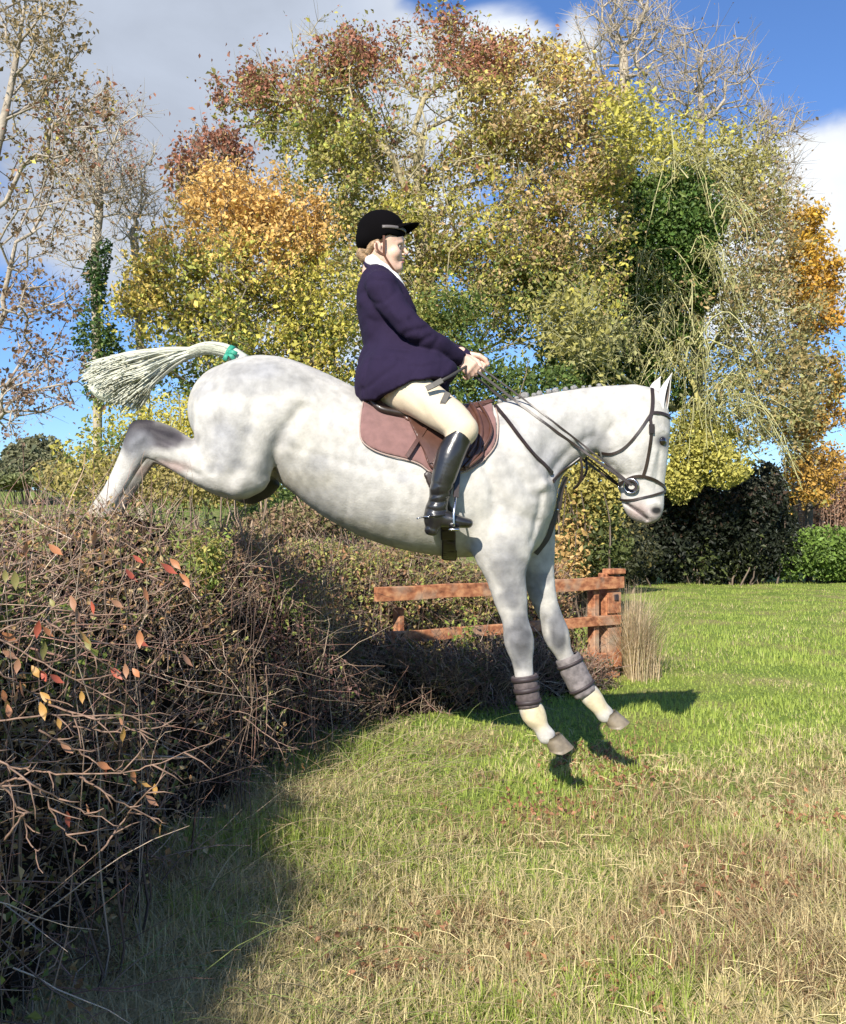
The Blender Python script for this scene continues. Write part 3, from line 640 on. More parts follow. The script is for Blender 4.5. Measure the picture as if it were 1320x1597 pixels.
# girth straps and girth
girth = empty('girth', px(690, 860, HY), label='dark leather girth buckled under the grey horse behind the rider boot', cat='girth')
shell('girth_strap', [(664, 735), (684, 740), (708, 800), (716, 880), (690, 885), (686, 800), (660, 742)], .012, .012, M_LEAD, girth, step=.009)
for s in (-1, 1):
    for pts in ([(662, 676), (648, 696), (634, 716)], [(650, 688), (662, 706), (672, 726)], [(656, 690), (672, 712), (680, 738)]):
        P, Nn = surf_path(pts, .036, s); m = MB(); m.strap(P, Nn, .020, .005); m.build('billet_strap', M_LEA if s < 0 else M_LEAD, girth)
bp = empty('breastplate', px(862, 750, HY), label='dark leather breastplate round the shoulders and chest of the grey horse', cat='breastplate')
for s in (-1, 1):
    P, Nn = surf_path([(773, 634), (790, 655), (812, 685), (832, 710), (848, 725), (860, 738)], .006, s); m = MB(); m.strap(P, Nn, .017, .005); m.build('shoulder_strap', M_LEAD, bp)
    P, Nn = surf_path([(905, 712), (885, 727), (872, 738), (861, 752)], .006, s); m = MB(); m.strap(P, Nn, .016, .005); m.build('neck_strap', M_LEAD, bp)
P = np.array([np.asarray(px(u, v, HY - .02)) for u, v in ((862, 742), (863, 765), (858, 790), (848, 815), (838, 838), (828, 862))]); P2 = []
for p in P:            # run down the front of the chest
    xs = np.linspace(p[0] + .2, p[0] - .3, 300); d = H.sample(np.stack([xs, np.full(300, HY), np.full(300, p[2])], 1)); j = np.argmax(d < 0) if (d < 0).any() else 150; P2.append((xs[j] + .008, HY, p[2]))
P2 = catmull(P2, 5); m = MB(); m.strap(P2, H.normal(P2), .040, .020); m.build('chest_strap', M_LEAD, bp)  # thickened so the dark strap also stands in for the chest's shaded side
Vb, Fb = ball(P2[11] + np.array([.008, -.012, 0]), .008); mesh_obj('stud', Vb, Fb, M_BUCK, bp)

# ------------------------------------------------------------------ bridle
bridle = empty('bridle', px(1022, 640, HY), label='dark leather snaffle bridle and flash noseband on the grey horse head', cat='bridle')
def both(name, pts, w, t=.004, off=.004, mat=None, n=6, sides=(-1, 1)):
    for s in sides:
        P, Nn = surf_path(pts, off, s, n); m = MB(); m.strap(P, Nn, w, t); m.build(name, mat or M_LEAD, bridle)
both('headpiece', [(1017, 607), (1018, 622), (1017, 640), (1014, 652)], .018)
both('cheekpiece', [(1014, 650), (1016, 672), (1013, 700), (1008, 728), (1003, 744)], .015)
both('cheek_buckle', [(1016, 662), (1016, 676)], .026, .008, .006)
both('throatlatch', [(1014, 648), (995, 676), (975, 698), (955, 708), (940, 706)], .013)
both('browband', [(1016, 644), (1028, 644), (1040, 648), (1046, 654)], .015)
both('noseband', [(1040, 762), (1022, 749), (1004, 743), (988, 744), (972, 752), (966, 756)], .015)
both('flash_strap', [(1038, 766), (1020, 772), (1000, 777), (984, 780), (968, 779)], .011)
# bit: loose ring with a rubber guard
for s in (-1, 1):
    p, n = on_horse(986, 757, .012, s); a = np.cross(n, (0, 0, 1)); a /= np.linalg.norm(a); b = np.cross(n, a)
    th = np.linspace(0, 2 * math.pi, 33); m = MB(); m.tube([p + (a * math.cos(t) + b * math.sin(t)) * .032 + n * .008 for t in th], .004, 8, False); bit = m.build('bit_ring', M_BUCK, bridle, smooth=True)
    m = MB(); m.tube([p + (a * math.cos(t) + b * math.sin(t)) * .026 for t in th], .010, 10, False); m.build('bit_guard', M_STRAPB, bit, smooth=True)
# ------------------------------------------------------------------ the rider
rider = empty('person', px(610, 640, HY), label='rider in black hat, navy jacket, cream breeches and long black boots holding the reins', cat='person')
M_SKIN = principled('skin', (.66, .43, .33), .5, noise=(40, .92, 1.06), spec=.4)
M_SKIN.node_tree.nodes['Principled BSDF'].inputs['Subsurface Weight'].default_value = .08
M_SKIN.node_tree.nodes['Principled BSDF'].inputs['Subsurface Radius'].default_value = (.02, .008, .004)
M_NAVY = principled('navy_wool', (.017, .0105, .032), .92, noise=(500, .75, 1.25, 3), bump=(700, .25, .0015), spec=.2)
M_BREECH = principled('cream_breeches', (.60, .50, .36), .85, noise=(300, .94, 1.05, 3), bump=(22, .35, .006))
M_RBOOT = principled('black_boot_leather', (.016, .015, .015), .28, noise=(18, .7, 1.5), bump=(30, .25, .004), coat=.4)
M_VELVET = principled('black_velvet', (.0035, .003, .0035), 1.0, spec=.05); M_WHITE = principled('white_stock', (.75, .73, .70), .8, bump=(60, .3, .003))
M_HAIR = principled('hair', (.34, .22, .12), .55, noise=(70, .5, 1.3), bump=(180, .9, .005)); M_RIBN = principled('hat_band', (.13, .115, .11), .45)
YM = HY
def leg_pts(s, shrink=0.0):
    """hip, knee, ankle on side s"""
    o = lambda a: YM + s * a
    return [hs(607, 592, 42 - shrink, o(.09), .11 - shrink / 341), hs(630, 605, 38 - shrink, o(.165)), hs(668, 628, 32 - shrink, o(.255)), hs(704, 653, 28 - shrink, o(.305)), hs(722, 670, 24 - shrink, o(.335))]
def shin_pts(s, shrink=0.0):
    o = lambda a: YM + s * a
    return [hs(722, 672, 24 - shrink, o(.335)), hs(712, 690, 21.5 - shrink, o(.345)), hs(702, 712, 22 - shrink, o(.355)), hs(695, 735, 20 - shrink, o(.36)), hs(689, 758, 18 - shrink, o(.36)), hs(684, 782, 15.5 - shrink, o(.355)), hs(680, 800, 15 - shrink, o(.35))]
def arm_pts(s, shrink=0.0):
    o = lambda a: YM + s * a
    w = (716, 559) if s < 0 else (728, 558)
    return [hs(595, 450, 25.5 - shrink, o(.165)), hs(615, 479, 22.5 - shrink, o(.20)), hs(636, 504, 20.5 - shrink, o(.225)), hs(656, 520, 19 - shrink, o(.22)), hs(686, 541, 16.5 - shrink, o(.165)), hs(w[0] - 2, w[1], 13 - shrink, o(.085))]
B = Field(axis(-.46, .34, .009, ((-.30, -.06, .0042), (.12, .30, .0042))), axis(YM - .46, YM + .46, .010, ((YM - .14, YM + .14, .0045),)), axis(1.10, 2.72, .0115, ((1.88, 2.06, .0045), (2.32, 2.66, .0045))))
# trunk, arms, legs (under the clothes)
B.add([hs(588, 402, 17, YM, .052), hs(584, 424, 19, YM, .06), hs(592, 446, 26, YM, .14), hs(600, 480, 36, YM, .155), hs(606, 520, 34, YM, .14), hs(608, 556, 33, YM, .13), hs(606, 592, 38, YM, .155)], .03)
for s in (-1, 1):
    B.add(arm_pts(s, 8), .03); B.add(leg_pts(s, 6), .04); B.add(shin_pts(s, 6), .03); B.add([hs(680, 802, 9, YM + s * .35), hs(705, 812, 9, YM + s * .35), hs(728, 815, 6, YM + s * .35)], .02)
# head
B.add([hs(594, 366, 27, YM, .074), hs(603, 368, 26, YM, .072)], .02)
B.add([hs(607, 378, 20, YM, .060), hs(609, 395, 18, YM, .056), hs(612, 409, 13, YM, .044), hs(615, 417, 9.5, YM, .030)], .03)
for s in (-1, 1):
    B.add([hs(592, 392, 9, YM + s * .050), hs(600, 408, 7.5, YM + s * .042), hs(612, 418, 6, YM + s * .016)], .02)         # jaw
    B.add([hs(617, 394, 8, YM + s * .036)], .02)                                                                       # cheek
    B.sub([hs(624.5, 384, 4.6, YM + s * .031)], .010)                                                                  # socket
    B.add([hs(619, 379, 2.8, YM + s * .046), hs(626, 377.5, 2.8, YM + s * .028), hs(627, 379, 2.4, YM + s * .010)], .008)    # brow
    B.add([hs(629.5, 396.5, 2.4, YM + s * .012)], .006); B.sub([hs(630.5, 399, 1.1, YM + s * .008)], .004)               # nostril
    # ear
    B.add([hs(589, 378, 3.4, YM + s * .074, .008), hs(592.5, 383, 3.2, YM + s * .079, .007), hs(591, 391, 2.6, YM + s * .073, .006)], .006)
    B.add([hs(589, 378, 2.0, YM + s * .082), hs(585.5, 380, 2.0, YM + s * .084), hs(585, 386, 1.8, YM + s * .082), hs(588, 391, 1.8, YM + s * .077)], .004)
B.add([hs(626.5, 381, 3.4, YM), hs(630.5, 388, 2.8, YM), hs(635, 394.5, 3.0, YM)], .010)                                    # nose
B.add([hs(625.5, 404.2, 3.2, YM - .014), hs(627.5, 403.8, 3.2, YM), hs(625.5, 404.2, 3.2, YM + .014)], .008)                   # lips
B.add([hs(624.5, 408.6, 3.2, YM - .012), hs(626.3, 408.8, 3.3, YM), hs(624.5, 408.6, 3.2, YM + .012)], .008)
B.line([px(626, 406.3, YM - .022), px(629, 406.3, YM), px(626, 406.3, YM + .022)], .0028, -.004)
B.add([hs(622.5, 417.5, 6.0, YM, .022)], .015)
# hands: palm, four fingers curled round the rein, thumb on top
def hand(Fd, w, s, yw):
    W = px(*w, yw); a = np.array([.74, 0, -.67]); b = np.array([.67, 0, .74]); i_ = np.array([0, -s, 0.])      # forward, up, inward
    K = W + a * .078
    def pt(p, f, u, n, r): q = p + a * f + b * u + i_ * n; return (q[0], q[1], q[2], r)
    Fd.add([pt(W, -.03, 0, 0, .025), pt(W, 0, 0, 0, .023), pt(W, .02, .002, .002, .024)], .012)
    for k, u in enumerate((.028, .010, -.008, -.025)):
        Fd.add([pt(W, .008, u * .5, 0, .014), pt(W, .045, u * .85, -.002, .0135), pt(W, .074, u, -.003, .0118)], .008)      # metacarpals
        L = (.040, .044, .041, .032)[k]; r = (.0096, .0100, .0095, .0085)[k]; dn = (-.004, -.004, -.006, -.010)[k]
        p0 = pt(W, .074, u, -.002, .0112); p1 = pt(W, .074 + L * .62, u + dn, .010 + .003 * k, r); p2 = pt(W, .074 + L * .52, u + dn * 1.6, .010 + L * .80, r * .93); p3 = pt(W, .074 + L * .02, u + dn * 1.8, .012 + L * .78, r * .82)
        Fd.add([p0, p1], .004, 1); Fd.add([p1, p2], .003, 1); Fd.add([p2, p3], .003, 1)
    t0 = pt(W, .012, .020, .012, .0145); t1 = pt(W, .045, .040, .020, .0125); t2 = pt(W, .078, .047, .018, .0108); t3 = pt(W, .102, .040, .014, .0088)
    Fd.add([t0, t1], .01, 1); Fd.add([t1, t2], .003, 1); Fd.add([t2, t3], .003, 1)
hand(B, (715, 557), -1, YM - .085); hand(B, (727, 556), 1, YM + .085)
V, Fq = B.mesh(); mesh_obj('body', V, Fq, M_SKIN, rider)
M_EYEW = principled('eye_white', (.32, .28, .26), .3)
for s in (-1, 1):
    c = px(622.8, 384.3, YM + s * .031); e = mesh_obj('eye', *ball(c, .0098), M_EYEW, rider)
    mesh_obj('iris', *ball(c + np.array([.0058, s * .0022, 0]), .0054), M_EYE, e)
    m = MB(); m.tube([px(627.3, 379.8, YM + s * .014), px(627.2, 378.3, YM + s * .028), px(623, 379.2, YM + s * .044)], [.0012, .0026, .001], 6); m.build('eyebrow', M_HAIR, rider, smooth=True)
m = MB()
for (v, r) in ((404.2, .0026), (408.4, .003)): m.tube([px(626.3, v + .8, YM - .020), px(629.2, v + .3, YM - .010), px(630.2, v, YM), px(629.2, v + .3, YM + .010), px(626.3, v + .8, YM + .020)], [.001, r, r * 1.1, r, .001], 8)
m.build('lips', principled('lip', (.45, .17, .15), .45), rider, smooth=True)

def wrinkle(Fd, amp, sc, seed, ridge=False, st=(1, 1, 1)):
    X, Y, Z = np.meshgrid(Fd.ax, Fd.ay, Fd.az, indexing='ij'); n = fnoise(np.stack([X.ravel(), Y.ravel(), Z.ravel()], 1) * np.array(st), sc, seed, 3).reshape(X.shape); n = (np.exp(-(n / .22) ** 2) - .4) if ridge else n
    m = np.abs(Fd.D) < .04; Fd.D[m] += (amp * n[m]).astype(np.float32)
def polycut(Fd, poly, keep_inside=True, y=YM - .2):
    W = [px(u, v, y) for u, v in poly]; d = poly_sd(Fd.ax[:, None], Fd.az[None, :], [(p[0], p[2]) for p in W])[:, None, :]
    Fd.D = np.maximum(Fd.D, d if keep_inside else -d).astype(np.float32)
# breeches
BR = Field(axis(-.40, .34, .0085), axis(YM - .45, YM + .45, .0095), axis(1.52, 2.02, .0085))
BR.add([hs(606, 572, 38, YM, .15), hs(604, 592, 44, YM, .17), hs(608, 604, 38, YM, .16)], .03)
for s in (-1, 1): BR.add(leg_pts(s), .05); BR.add(shin_pts(s, 4)[:2], .02)
BR.line([px(650, 600, YM - .35), px(672, 640, YM - .35), px(690, 668, YM - .36)], .012, .003)
for (a, b) in (((700, 640), (716, 684)), ((712, 636), (733, 668)), ((628, 604), (662, 640)), ((640, 596), (690, 620))): BR.line([px(*a, YM - .32), px(*b, YM - .34)], .008, -.003, sy=3)
wrinkle(BR, .0022, 16, 31); wrinkle(BR, .0022, 9, 37, True); V, Fq = BR.mesh(); mesh_obj('breeches', V, Fq, M_BREECH, rider)
# long boots, each side
for s in (-1, 1):
    y = YM + s * .352
    BT = Field(axis(-.02, .29, .0052), axis(y - .10, y + .10, .0058), axis(1.15, 1.72, .0052))
    pts = shin_pts(s, 0); BT.add([hs(721, 672, 22, YM + s * .34)] + pts[1:], .01, 4)
    BT.add([hs(680, 796, 16, y, .042), hs(676, 810, 15, y, .040), hs(676, 818, 12, y, .036)], .02); BT.add([hs(680, 806, 14, y, .038), hs(700, 810, 12.5, y, .038), hs(718, 814, 9.5, y, .040), hs(731, 816, 7.5, y, .034)], .015)
    BT.add([hs(671, 826, 9.0, y, .032), hs(676, 828, 8, y, .032)], .003)
    BT.sub([(*px(725, 660, y), .022), (*px(742, 672, y), .020)], .01)
    for k, (a, b) in enumerate((((664, 772), (706, 766)), ((663, 783), (704, 779)), ((660, 792), (700, 796)), ((672, 752), (708, 756)), ((668, 764), (700, 752)))):
        BT.line([px(*a, y + s * .02), px((a[0] + b[0]) / 2, (a[1] + b[1]) / 2 + 3, y + s * .04), px(*b, y + s * .02)], .005, (-.005, -.004, -.005, -.003, .003)[k], sy=3)
    polycut(BT, [(650, 702), (682, 698), (694, 682), (712, 672), (726, 673), (735, 690), (745, 720), (760, 850), (640, 850)], y=y)
    W = [px(u, v, y) for u, v in ((640, 600), (800, 600), (800, 823), (704, 828), (694, 836), (640, 838))]
    BT.D = np.maximum(BT.D, poly_sd(BT.ax[:, None], BT.az[None, :], [(p[0], p[2]) for p in W])[:, None, :]).astype(np.float32)
    V, Fq = BT.mesh(); bt = mesh_obj('boot', V, Fq, M_RBOOT, rider)
    c = px(680, 804, y); th = np.linspace(0, 2 * math.pi, 25)
    m = MB(); Pp = np.array([c + np.array([.052 * math.cos(t), .048 * math.sin(t), .006 * math.cos(t) + .0]) for t in th]); m.strap(Pp, Pp - c, .012, .003); sp = m.build('spur_strap', M_RBOOT, bt, smooth=True)
    m = MB(); m.tube([px(678, 806, y - .043), px(664, 806, y - .038), px(657, 807, y), px(664, 806, y + .038), px(678, 806, y + .043)], .0035, 8); m.tube([px(657, 807, y), px(650, 809, y)], .003, 8); m.build('spur', M_BUCK, bt, smooth=True)
# stirrups hang from the saddle
for s in (-1, 1):
    y = YM + s * .352
    m = MB(); top = px(712, 774, y)
    for k, yy in enumerate((-.062, .062)):
        pass
    arch = [px(708, 822, y - .06), px(708, 800, y - .058), px(710, 785, y - .040), px(711, 776, y - .012), px(711, 776, y + .012), px(710, 785, y + .040), px(708, 800, y + .058), px(708, 822, y + .06)]
    m.tube(catmull(arch, 4), .0048, 8); m.box(px(708, 826, y), (.045, .128, .010), bev=.003); m.build('stirrup_iron', M_BUCK, saddle, smooth=True)
    P, Nn = surf_path([(703, 650), (706, 680), (709, 710), (712, 740)], .040, s); e = px(711, 776, y + (-.0 if s < 0 else 0)); P = np.vstack([P, [.5 * P[-1] + .5 * e], [e]]); Nn = np.vstack([Nn, Nn[-1:], Nn[-1:]])
    m = MB(); m.strap(P, Nn, .024, .006); m.build('stirrup_leather', M_LEAD, saddle)
# jacket
J = Field(axis(-.38, .26, .0068), axis(YM - .34, YM + .34, .0080), axis(1.70, 2.52, .0068))
J.add([hs(586, 424, 17, YM, .062), hs(590, 438, 25, YM, .125), hs(597, 460, 38, YM, .172), hs(603, 485, 45, YM, .185), hs(607, 515, 43, YM, .165), hs(608, 545, 40, YM, .155), hs(606, 575, 47, YM, .18), hs(604, 605, 50, YM, .205), hs(604, 628, 52, YM, .21)], .02, 4)
J.add([hs(628, 462, 16, YM, .12), hs(636, 488, 16, YM, .12), hs(632, 515, 14, YM, .10)], .04)
for s in (-1, 1):
    yy = YM + s * .16
    J.add([hs(612, 580, 36, yy, .12), hs(640, 578, 30, YM + s * .19, .10), hs(668, 580, 24, YM + s * .20, .09), hs(694, 582, 12, YM + s * .20, .06)], .07)
    J.add([hs(604, 602, 42, YM + s * .15, .12), hs(640, 612, 38, YM + s * .195, .12), hs(668, 626, 36, YM + s * .24, .11)], .08)
for s in (-1, 1): J.add([hs(622, 548, 28, YM + s * .12, .08), hs(650, 558, 24, YM + s * .15, .07), hs(678, 568, 18, YM + s * .17, .06), hs(700, 574, 12, YM + s * .18, .05)], .05)
body_d = J.D.copy(); J.D = np.full_like(J.D, .5)
for s in (-1, 1): J.add(arm_pts(s)[:-1] + [hs(718 if s < 0 else 730, 560, 13.5, YM + s * .085)], .01, 4)
arm_d = J.D; J.D = smin(body_d, arm_d, .010)
# upper shoulder blends more softly
gX, gY, gZ = np.meshgrid(J.ax, J.ay, J.az, indexing='ij'); sh = np.clip((gZ - px(0, 470, YM)[2]) / .07, 0, 1); J.D = (J.D * (1 - sh) + smin(body_d, arm_d, .045) * sh).astype(np.float32)
hem = [(520, 380), (760, 380), (760, 540), (728, 545), (722, 575), (712, 584), (690, 590), (664, 592), (640, 597), (622, 606), (604, 613), (586, 622), (566, 622), (551, 617), (548, 560), (520, 500)]
polycut(J, hem, y=YM - .26)
polycut(J, [(480, 407), (560, 407), (578, 409), (596, 415), (611, 427), (623, 440), (637, 461), (652, 492), (800, 500), (800, 700), (480, 700)], y=YM - .04)
for (a, b, am) in (((566, 520), (600, 500), -.004), ((600, 538), (640, 545), -.004), ((572, 533), (612, 528), -.003), ((600, 560), (650, 568), -.003), ((570, 552), (600, 560), .003), ((640, 500), (656, 520), -.005), ((632, 520), (664, 512), -.004), ((646, 538), (672, 524), -.004), ((600, 470), (622, 500), .003),
                   ((600, 452), (606, 480), -.003), ((575, 470), (592, 492), -.004), ((690, 556), (704, 536), -.003), ((670, 548), (684, 526), -.0025), ((577, 545), (565, 618), -.004), ((620, 556), (664, 590), -.003)):
    J.line([px(*a, YM - .25), px(*b, YM - .25)], .008, am * 1.7, sy=14)
wrinkle(J, .0042, 16, 33); wrinkle(J, .0018, 38, 34); wrinkle(J, .0050, 8, 36, True, (1, .6, 1.5)); V, Fq = J.mesh(); jk = mesh_obj('jacket', V, Fq, M_NAVY, rider)
# collar and lapels, buttons
m = MB()
for s in (-1, 1):
    P = np.array([px(572, 409, YM + s * .0), px(573, 413, YM + s * .045), px(585, 421, YM + s * .085), px(604, 431, YM + s * .088), px(622, 447, YM + s * .06), px(634, 462, YM + s * .03)]); P = catmull(P, 4)
    m.strap(P, np.array([(0.25, s * .8, .5)] * len(P)), np.linspace(.03, .04, len(P)), .006)
m.build('collar', M_NAVY, jk, smooth=True)
for (u, v) in ((704, 558), (698, 554), (692, 550)):
    p = px(u, v + 7, YM - .155); Vb, Fb = ball(p, .006, (1, .6, 1), 10, 8); mesh_obj('button', Vb, Fb, M_STRAPB, jk)
# white stock and shirt collar
ST = Field(axis(-.30, -.02, .0045), axis(YM - .10, YM + .10, .005), axis(2.28, 2.50, .0045))
ST.add([hs(577, 408, 8, YM, .058), hs(586, 413, 16, YM, .070), hs(594, 420, 17, YM, .070)], .012); ST.add([hs(604, 426, 11, YM, .055), hs(615, 436, 10, YM, .05), hs(624, 448, 8, YM, .045), hs(632, 462, 6, YM, .035)], .02)
ST.line([px(580, 404, YM - .07), px(600, 414, YM - .07), px(620, 430, YM - .05)], .003, -.003, sy=4); ST.line([px(612, 424, YM - .05), px(626, 446, YM - .02)], .003, -.003, sy=4)
V, Fq = ST.mesh(); mesh_obj('stock', V, Fq, M_WHITE, rider)
# hair in a low net bun
HRF = Field(axis(-.36, -.10, .005), axis(YM - .10, YM + .10, .0055), axis(2.32, 2.62, .005))
HRF.add([hs(584, 366, 27, YM, .076)], .01); HRF.add([hs(575, 381, 13, YM, .058), hs(568, 391, 8, YM, .040)], .02); HRF.add([hs(564, 396, 8.5, YM, .030), hs(568, 402, 7, YM, .026)], .01)
for s in (-1, 1): HRF.add([hs(594, 370, 4, YM + s * .068), hs(581, 382, 5, YM + s * .064), hs(573, 394, 4, YM + s * .046)], .012)
wrinkle(HRF, .003, 60, 35); V, Fq = HRF.mesh(); mesh_obj('hair', V, Fq, M_HAIR, rider)
# riding hat
HT = Field(axis(-.36, -.02, .0045), axis(YM - .13, YM + .13, .005), axis(2.44, 2.72, .0045))
HT.add([hs(590, 362, 33, YM, .094), hs(594, 362, 34, YM, .096)], .01); HT.add([hs(573, 376, 18, YM, .078)], .02); HT.add([hs(604, 360, 27, YM, .092)], .02)
polycut(HT, [(540, 300), (660, 300), (650, 372), (628, 369), (606, 366), (598, 370), (590, 378), (578, 388), (562, 392), (545, 390)], y=YM - .07)
V, Fq = HT.mesh(); hat = mesh_obj('riding_hat', V, Fq, M_VELVET, rider)
V = []; n = 25; th = np.linspace(-1.25, 1.25, n)
for lay in (0, -.006):
    for j in range(6):
        t = j / 5
        for a in th:
            c = math.cos(a / 1.25 * math.pi / 2) ** .6
            bx, by = .100 * math.cos(a), .094 * math.sin(a); V.append(px(597, 363, YM) + np.array([bx + .066 * t * c, by * (1 - .10 * t), .034 * (1 - (a / 1.25) ** 2) + (.014 - .0) * t * c - .012 * (a / 1.25) ** 2 * t + lay - .004 * t * t]))
q = 6 * n; Fc = [(j * n + k, (j + 1) * n + k, (j + 1) * n + k + 1, j * n + k + 1) for j in range(5) for k in range(n - 1)]; Fc += [tuple(i + q for i in f)[::-1] for f in Fc]
Fc += [(5 * n + k, 5 * n + k + q, 5 * n + k + 1 + q, 5 * n + k + 1) for k in range(n - 1)]
mesh_obj('peak', V, Fc, M_VELVET, hat)
m = MB(); P = np.array([px(597, 364, YM) + np.array([.104 * math.cos(a), .0985 * math.sin(a), .006 * math.cos(a)]) for a in np.linspace(-1.55, 1.55, 30)]); m.strap(P, P - px(597, 364, YM), .015, .004); m.build('hat_band', M_RIBN, hat, smooth=True)
M_STR = principled('harness', (.12, .045, .025), .6)
for s in (-1, 1):
    for pts in ([(599, 367, .088), (599, 384, .080), (600, 398, .068), (608, 412, .052), (617, 424, .028), (621, 429, 0)], [(586, 378, .086), (590, 391, .080), (600, 398, .069)]):
        P = catmull([px(u, v, YM + s * w) for u, v, w in pts], 5); m = MB(); m.strap(P, np.array([(.1, s * 1., -.1)] * len(P)), .011, .003); m.build('chin_strap', M_STR, hat)

# ------------------------------------------------------------------ reins and whip
def rein_path(h, s, off=0.0, sag=3.0):
    """straight from hand to bit ring in side view, lying on the neck where it meets it"""
    ye = HY - .11; pts = []
    for t in np.linspace(0, 1, 34):
        u = h[0] + (986 - h[0]) * t; v = h[1] + (757 - h[1]) * t + sag * 4 * t * (1 - t) + off * math.sin(math.pi * t) ** .6; y = YM - .075 + (ye - (YM - .075)) * t - .0
        ys = np.linspace(y - .25, y + .02, 90); P = np.stack([px(u, v, q) for q in ys]); d = H.sample(P); hit = np.where(d < .008)[0]
        pts.append(P[hit[0]] if len(hit) else px(u, v, y))
    pts = np.array(pts)
    for _ in range(3): pts[1:-1] = .25 * pts[:-2] + .5 * pts[1:-1] + .25 * pts[2:]
    if s > 0: pts[:, 1] = 2 * HY - pts[:, 1]
    return pts
for s in (-1, 1):
    for off, wd, h in ((0, .012, (737, 573)), (-8, .008, (739, 567))):
        P = catmull(rein_path(h, s, off), 2); m = MB(); m.strap(P, np.array([(0, s, 0.)] * len(P)), wd, .004); m.build('rein', M_LEAD, bridle)
P = catmull([px(740, 588, YM - .06), px(748, 620, YM - .05), px(760, 650, YM - .27), px(750, 628, YM - .10), px(742, 590, YM + .05)], 6)
m = MB(); P = catmull([px(906, 712, YM - .10), px(908, 735, YM - .09), px(903, 755, YM - .06), px(895, 762, YM), px(905, 752, YM + .06), px(915, 735, YM + .09), px(914, 712, YM + .10)], 5); m.strap(P, np.array([(0, -1, 0.)] * len(P)), .012, .004); m.build('martingale_strap', M_LEAD, bridle)
M_WHIP = principled('whip_leather', (.05, .045, .038), .55)
whip = empty('riding_whip', px(733, 572, YM - .1), label='short dark riding whip held in the hand across the cream thigh', cat='whip')
m = MB(); m.tube([px(742, 562, YM - .065), px(728, 571, YM - .09), px(700, 588, YM - .33), px(684, 596, YM - .36)], [.007, .0065, .0065, .006], 8); sh_ = m.build('shaft', M_WHIP, whip, smooth=True)
m = MB(); P = np.array([px(690, 593, YM - .365), px(676, 601, YM - .37), px(665, 606, YM - .37)]); m.strap(P, np.array([(0, -1, .2)] * 3), .026, .004); m.build('flap', M_WHIP, whip)
m = MB(); P = np.array([px(699, 612, YM - .352), px(692, 627, YM - .362), px(686, 642, YM - .36)]); m.strap(P, np.array([(0, -1, .2)] * 3), .026, .004); m.build('thong', M_WHIP, whip)
# ------------------------------------------------------------------ land
def smooth(a, b, x):
    t = np.clip((x - a) / (b - a), 0, 1); return t * t * (3 - 2 * t)
def ground_z(x, y):
    x = np.asarray(x, float); y = np.asarray(y, float)
    z = -.010 * np.maximum(0, y - 8) * (1 - smooth(30, 60, y)) - .35 * smooth(30, 60, y)
    z = z + (smooth(18, 90, y) * smooth(-4, -22, x)) * 5.2 + smooth(90, 600, y) * 2.0
    z = z + .022 * np.sin(x * 1.9 + y * .7) * np.cos(y * 1.3 - x * .6) + .010 * np.sin(x * 5.1 + 1) * np.sin(y * 4.3)
    return z
# path of the hedge's near face at its foot
HEDGE = np.array([(-.86, -.6), (-.80, .8), (-.78, 1.9), (-.80, 2.8), (-.74, 3.7), (-.60, 4.6), (-.42, 5.5), (-.30, 6.2)])
FEN_A = np.array([-.36, 6.60]); FEN_B = np.array([1.66, 8.05])
M_SOIL = bpy.data.materials.new('turf'); M_SOIL.use_nodes = True
def _turf():
    nt = M_SOIL.node_tree; N = nt.nodes; L = nt.links; b = N['Principled BSDF']; b.inputs['Roughness'].default_value = .95; b.inputs['Specular IOR Level'].default_value = .1
    tc = N.new('ShaderNodeTexCoord')
    def noise(s, d=6):
        n = N.new('ShaderNodeTexNoise'); n.inputs['Scale'].default_value = s; n.inputs['Detail'].default_value = d; L.new(tc.outputs['Object'], n.inputs['Vector']); return n.outputs['Fac']
    def ramp(f, cols):
        r = N.new('ShaderNodeValToRGB'); L.new(f, r.inputs[0]); e = r.color_ramp.elements
        for i, (p, c) in enumerate(cols):
            q = e[i] if i < 2 else e.new(p); q.position = p; q.color = (*c, 1)
        return r.outputs[0]
    A = ramp(noise(1.4), [(.35, (.19, .27, .05)), (.5, (.25, .31, .07)), (.65, (.34, .31, .12))])
    Bc = ramp(noise(45, 4), [(.3, (.35, .35, .35)), (.7, (1.2, 1.2, 1.2))])
    m = N.new('ShaderNodeMix'); m.data_type = 'RGBA'; m.blend_type = 'MULTIPLY'; m.inputs['Factor'].default_value = .8; L.new(A, m.inputs[6]); L.new(Bc, m.inputs[7])
    L.new(m.outputs[2], b.inputs['Base Color'])
    bp = N.new('ShaderNodeBump'); bp.inputs['Strength'].default_value = .8; bp.inputs['Distance'].default_value = .03; L.new(noise(60, 6), bp.inputs['Height']); L.new(bp.outputs[0], b.inputs['Normal'])
_turf()
def spaced(lo, hi, near, d0):
    a = [0.0]; 
    while a[-1] < hi: a.append(a[-1] + max(d0, (a[-1] - near) * .14))
    b = [0.0]
    while b[-1] > lo: b.append(b[-1] - max(d0, (-b[-1] - near) * .14))
    return np.array(sorted(set(a + b)))
gx, gy = spaced(-2500, 2500, 5, .12), spaced(-60, 3500, 12, .12)
GX, GY = np.meshgrid(gx, gy, indexing='ij'); GZ = ground_z(GX, GY)
idx = np.arange(GX.size).reshape(GX.shape)
mesh_obj('ground', np.stack([GX.ravel(), GY.ravel(), GZ.ravel()], 1), np.stack([idx[:-1, :-1], idx[1:, :-1], idx[1:, 1:], idx[:-1, 1:]], -1).reshape(-1, 4), M_SOIL, kind='structure')

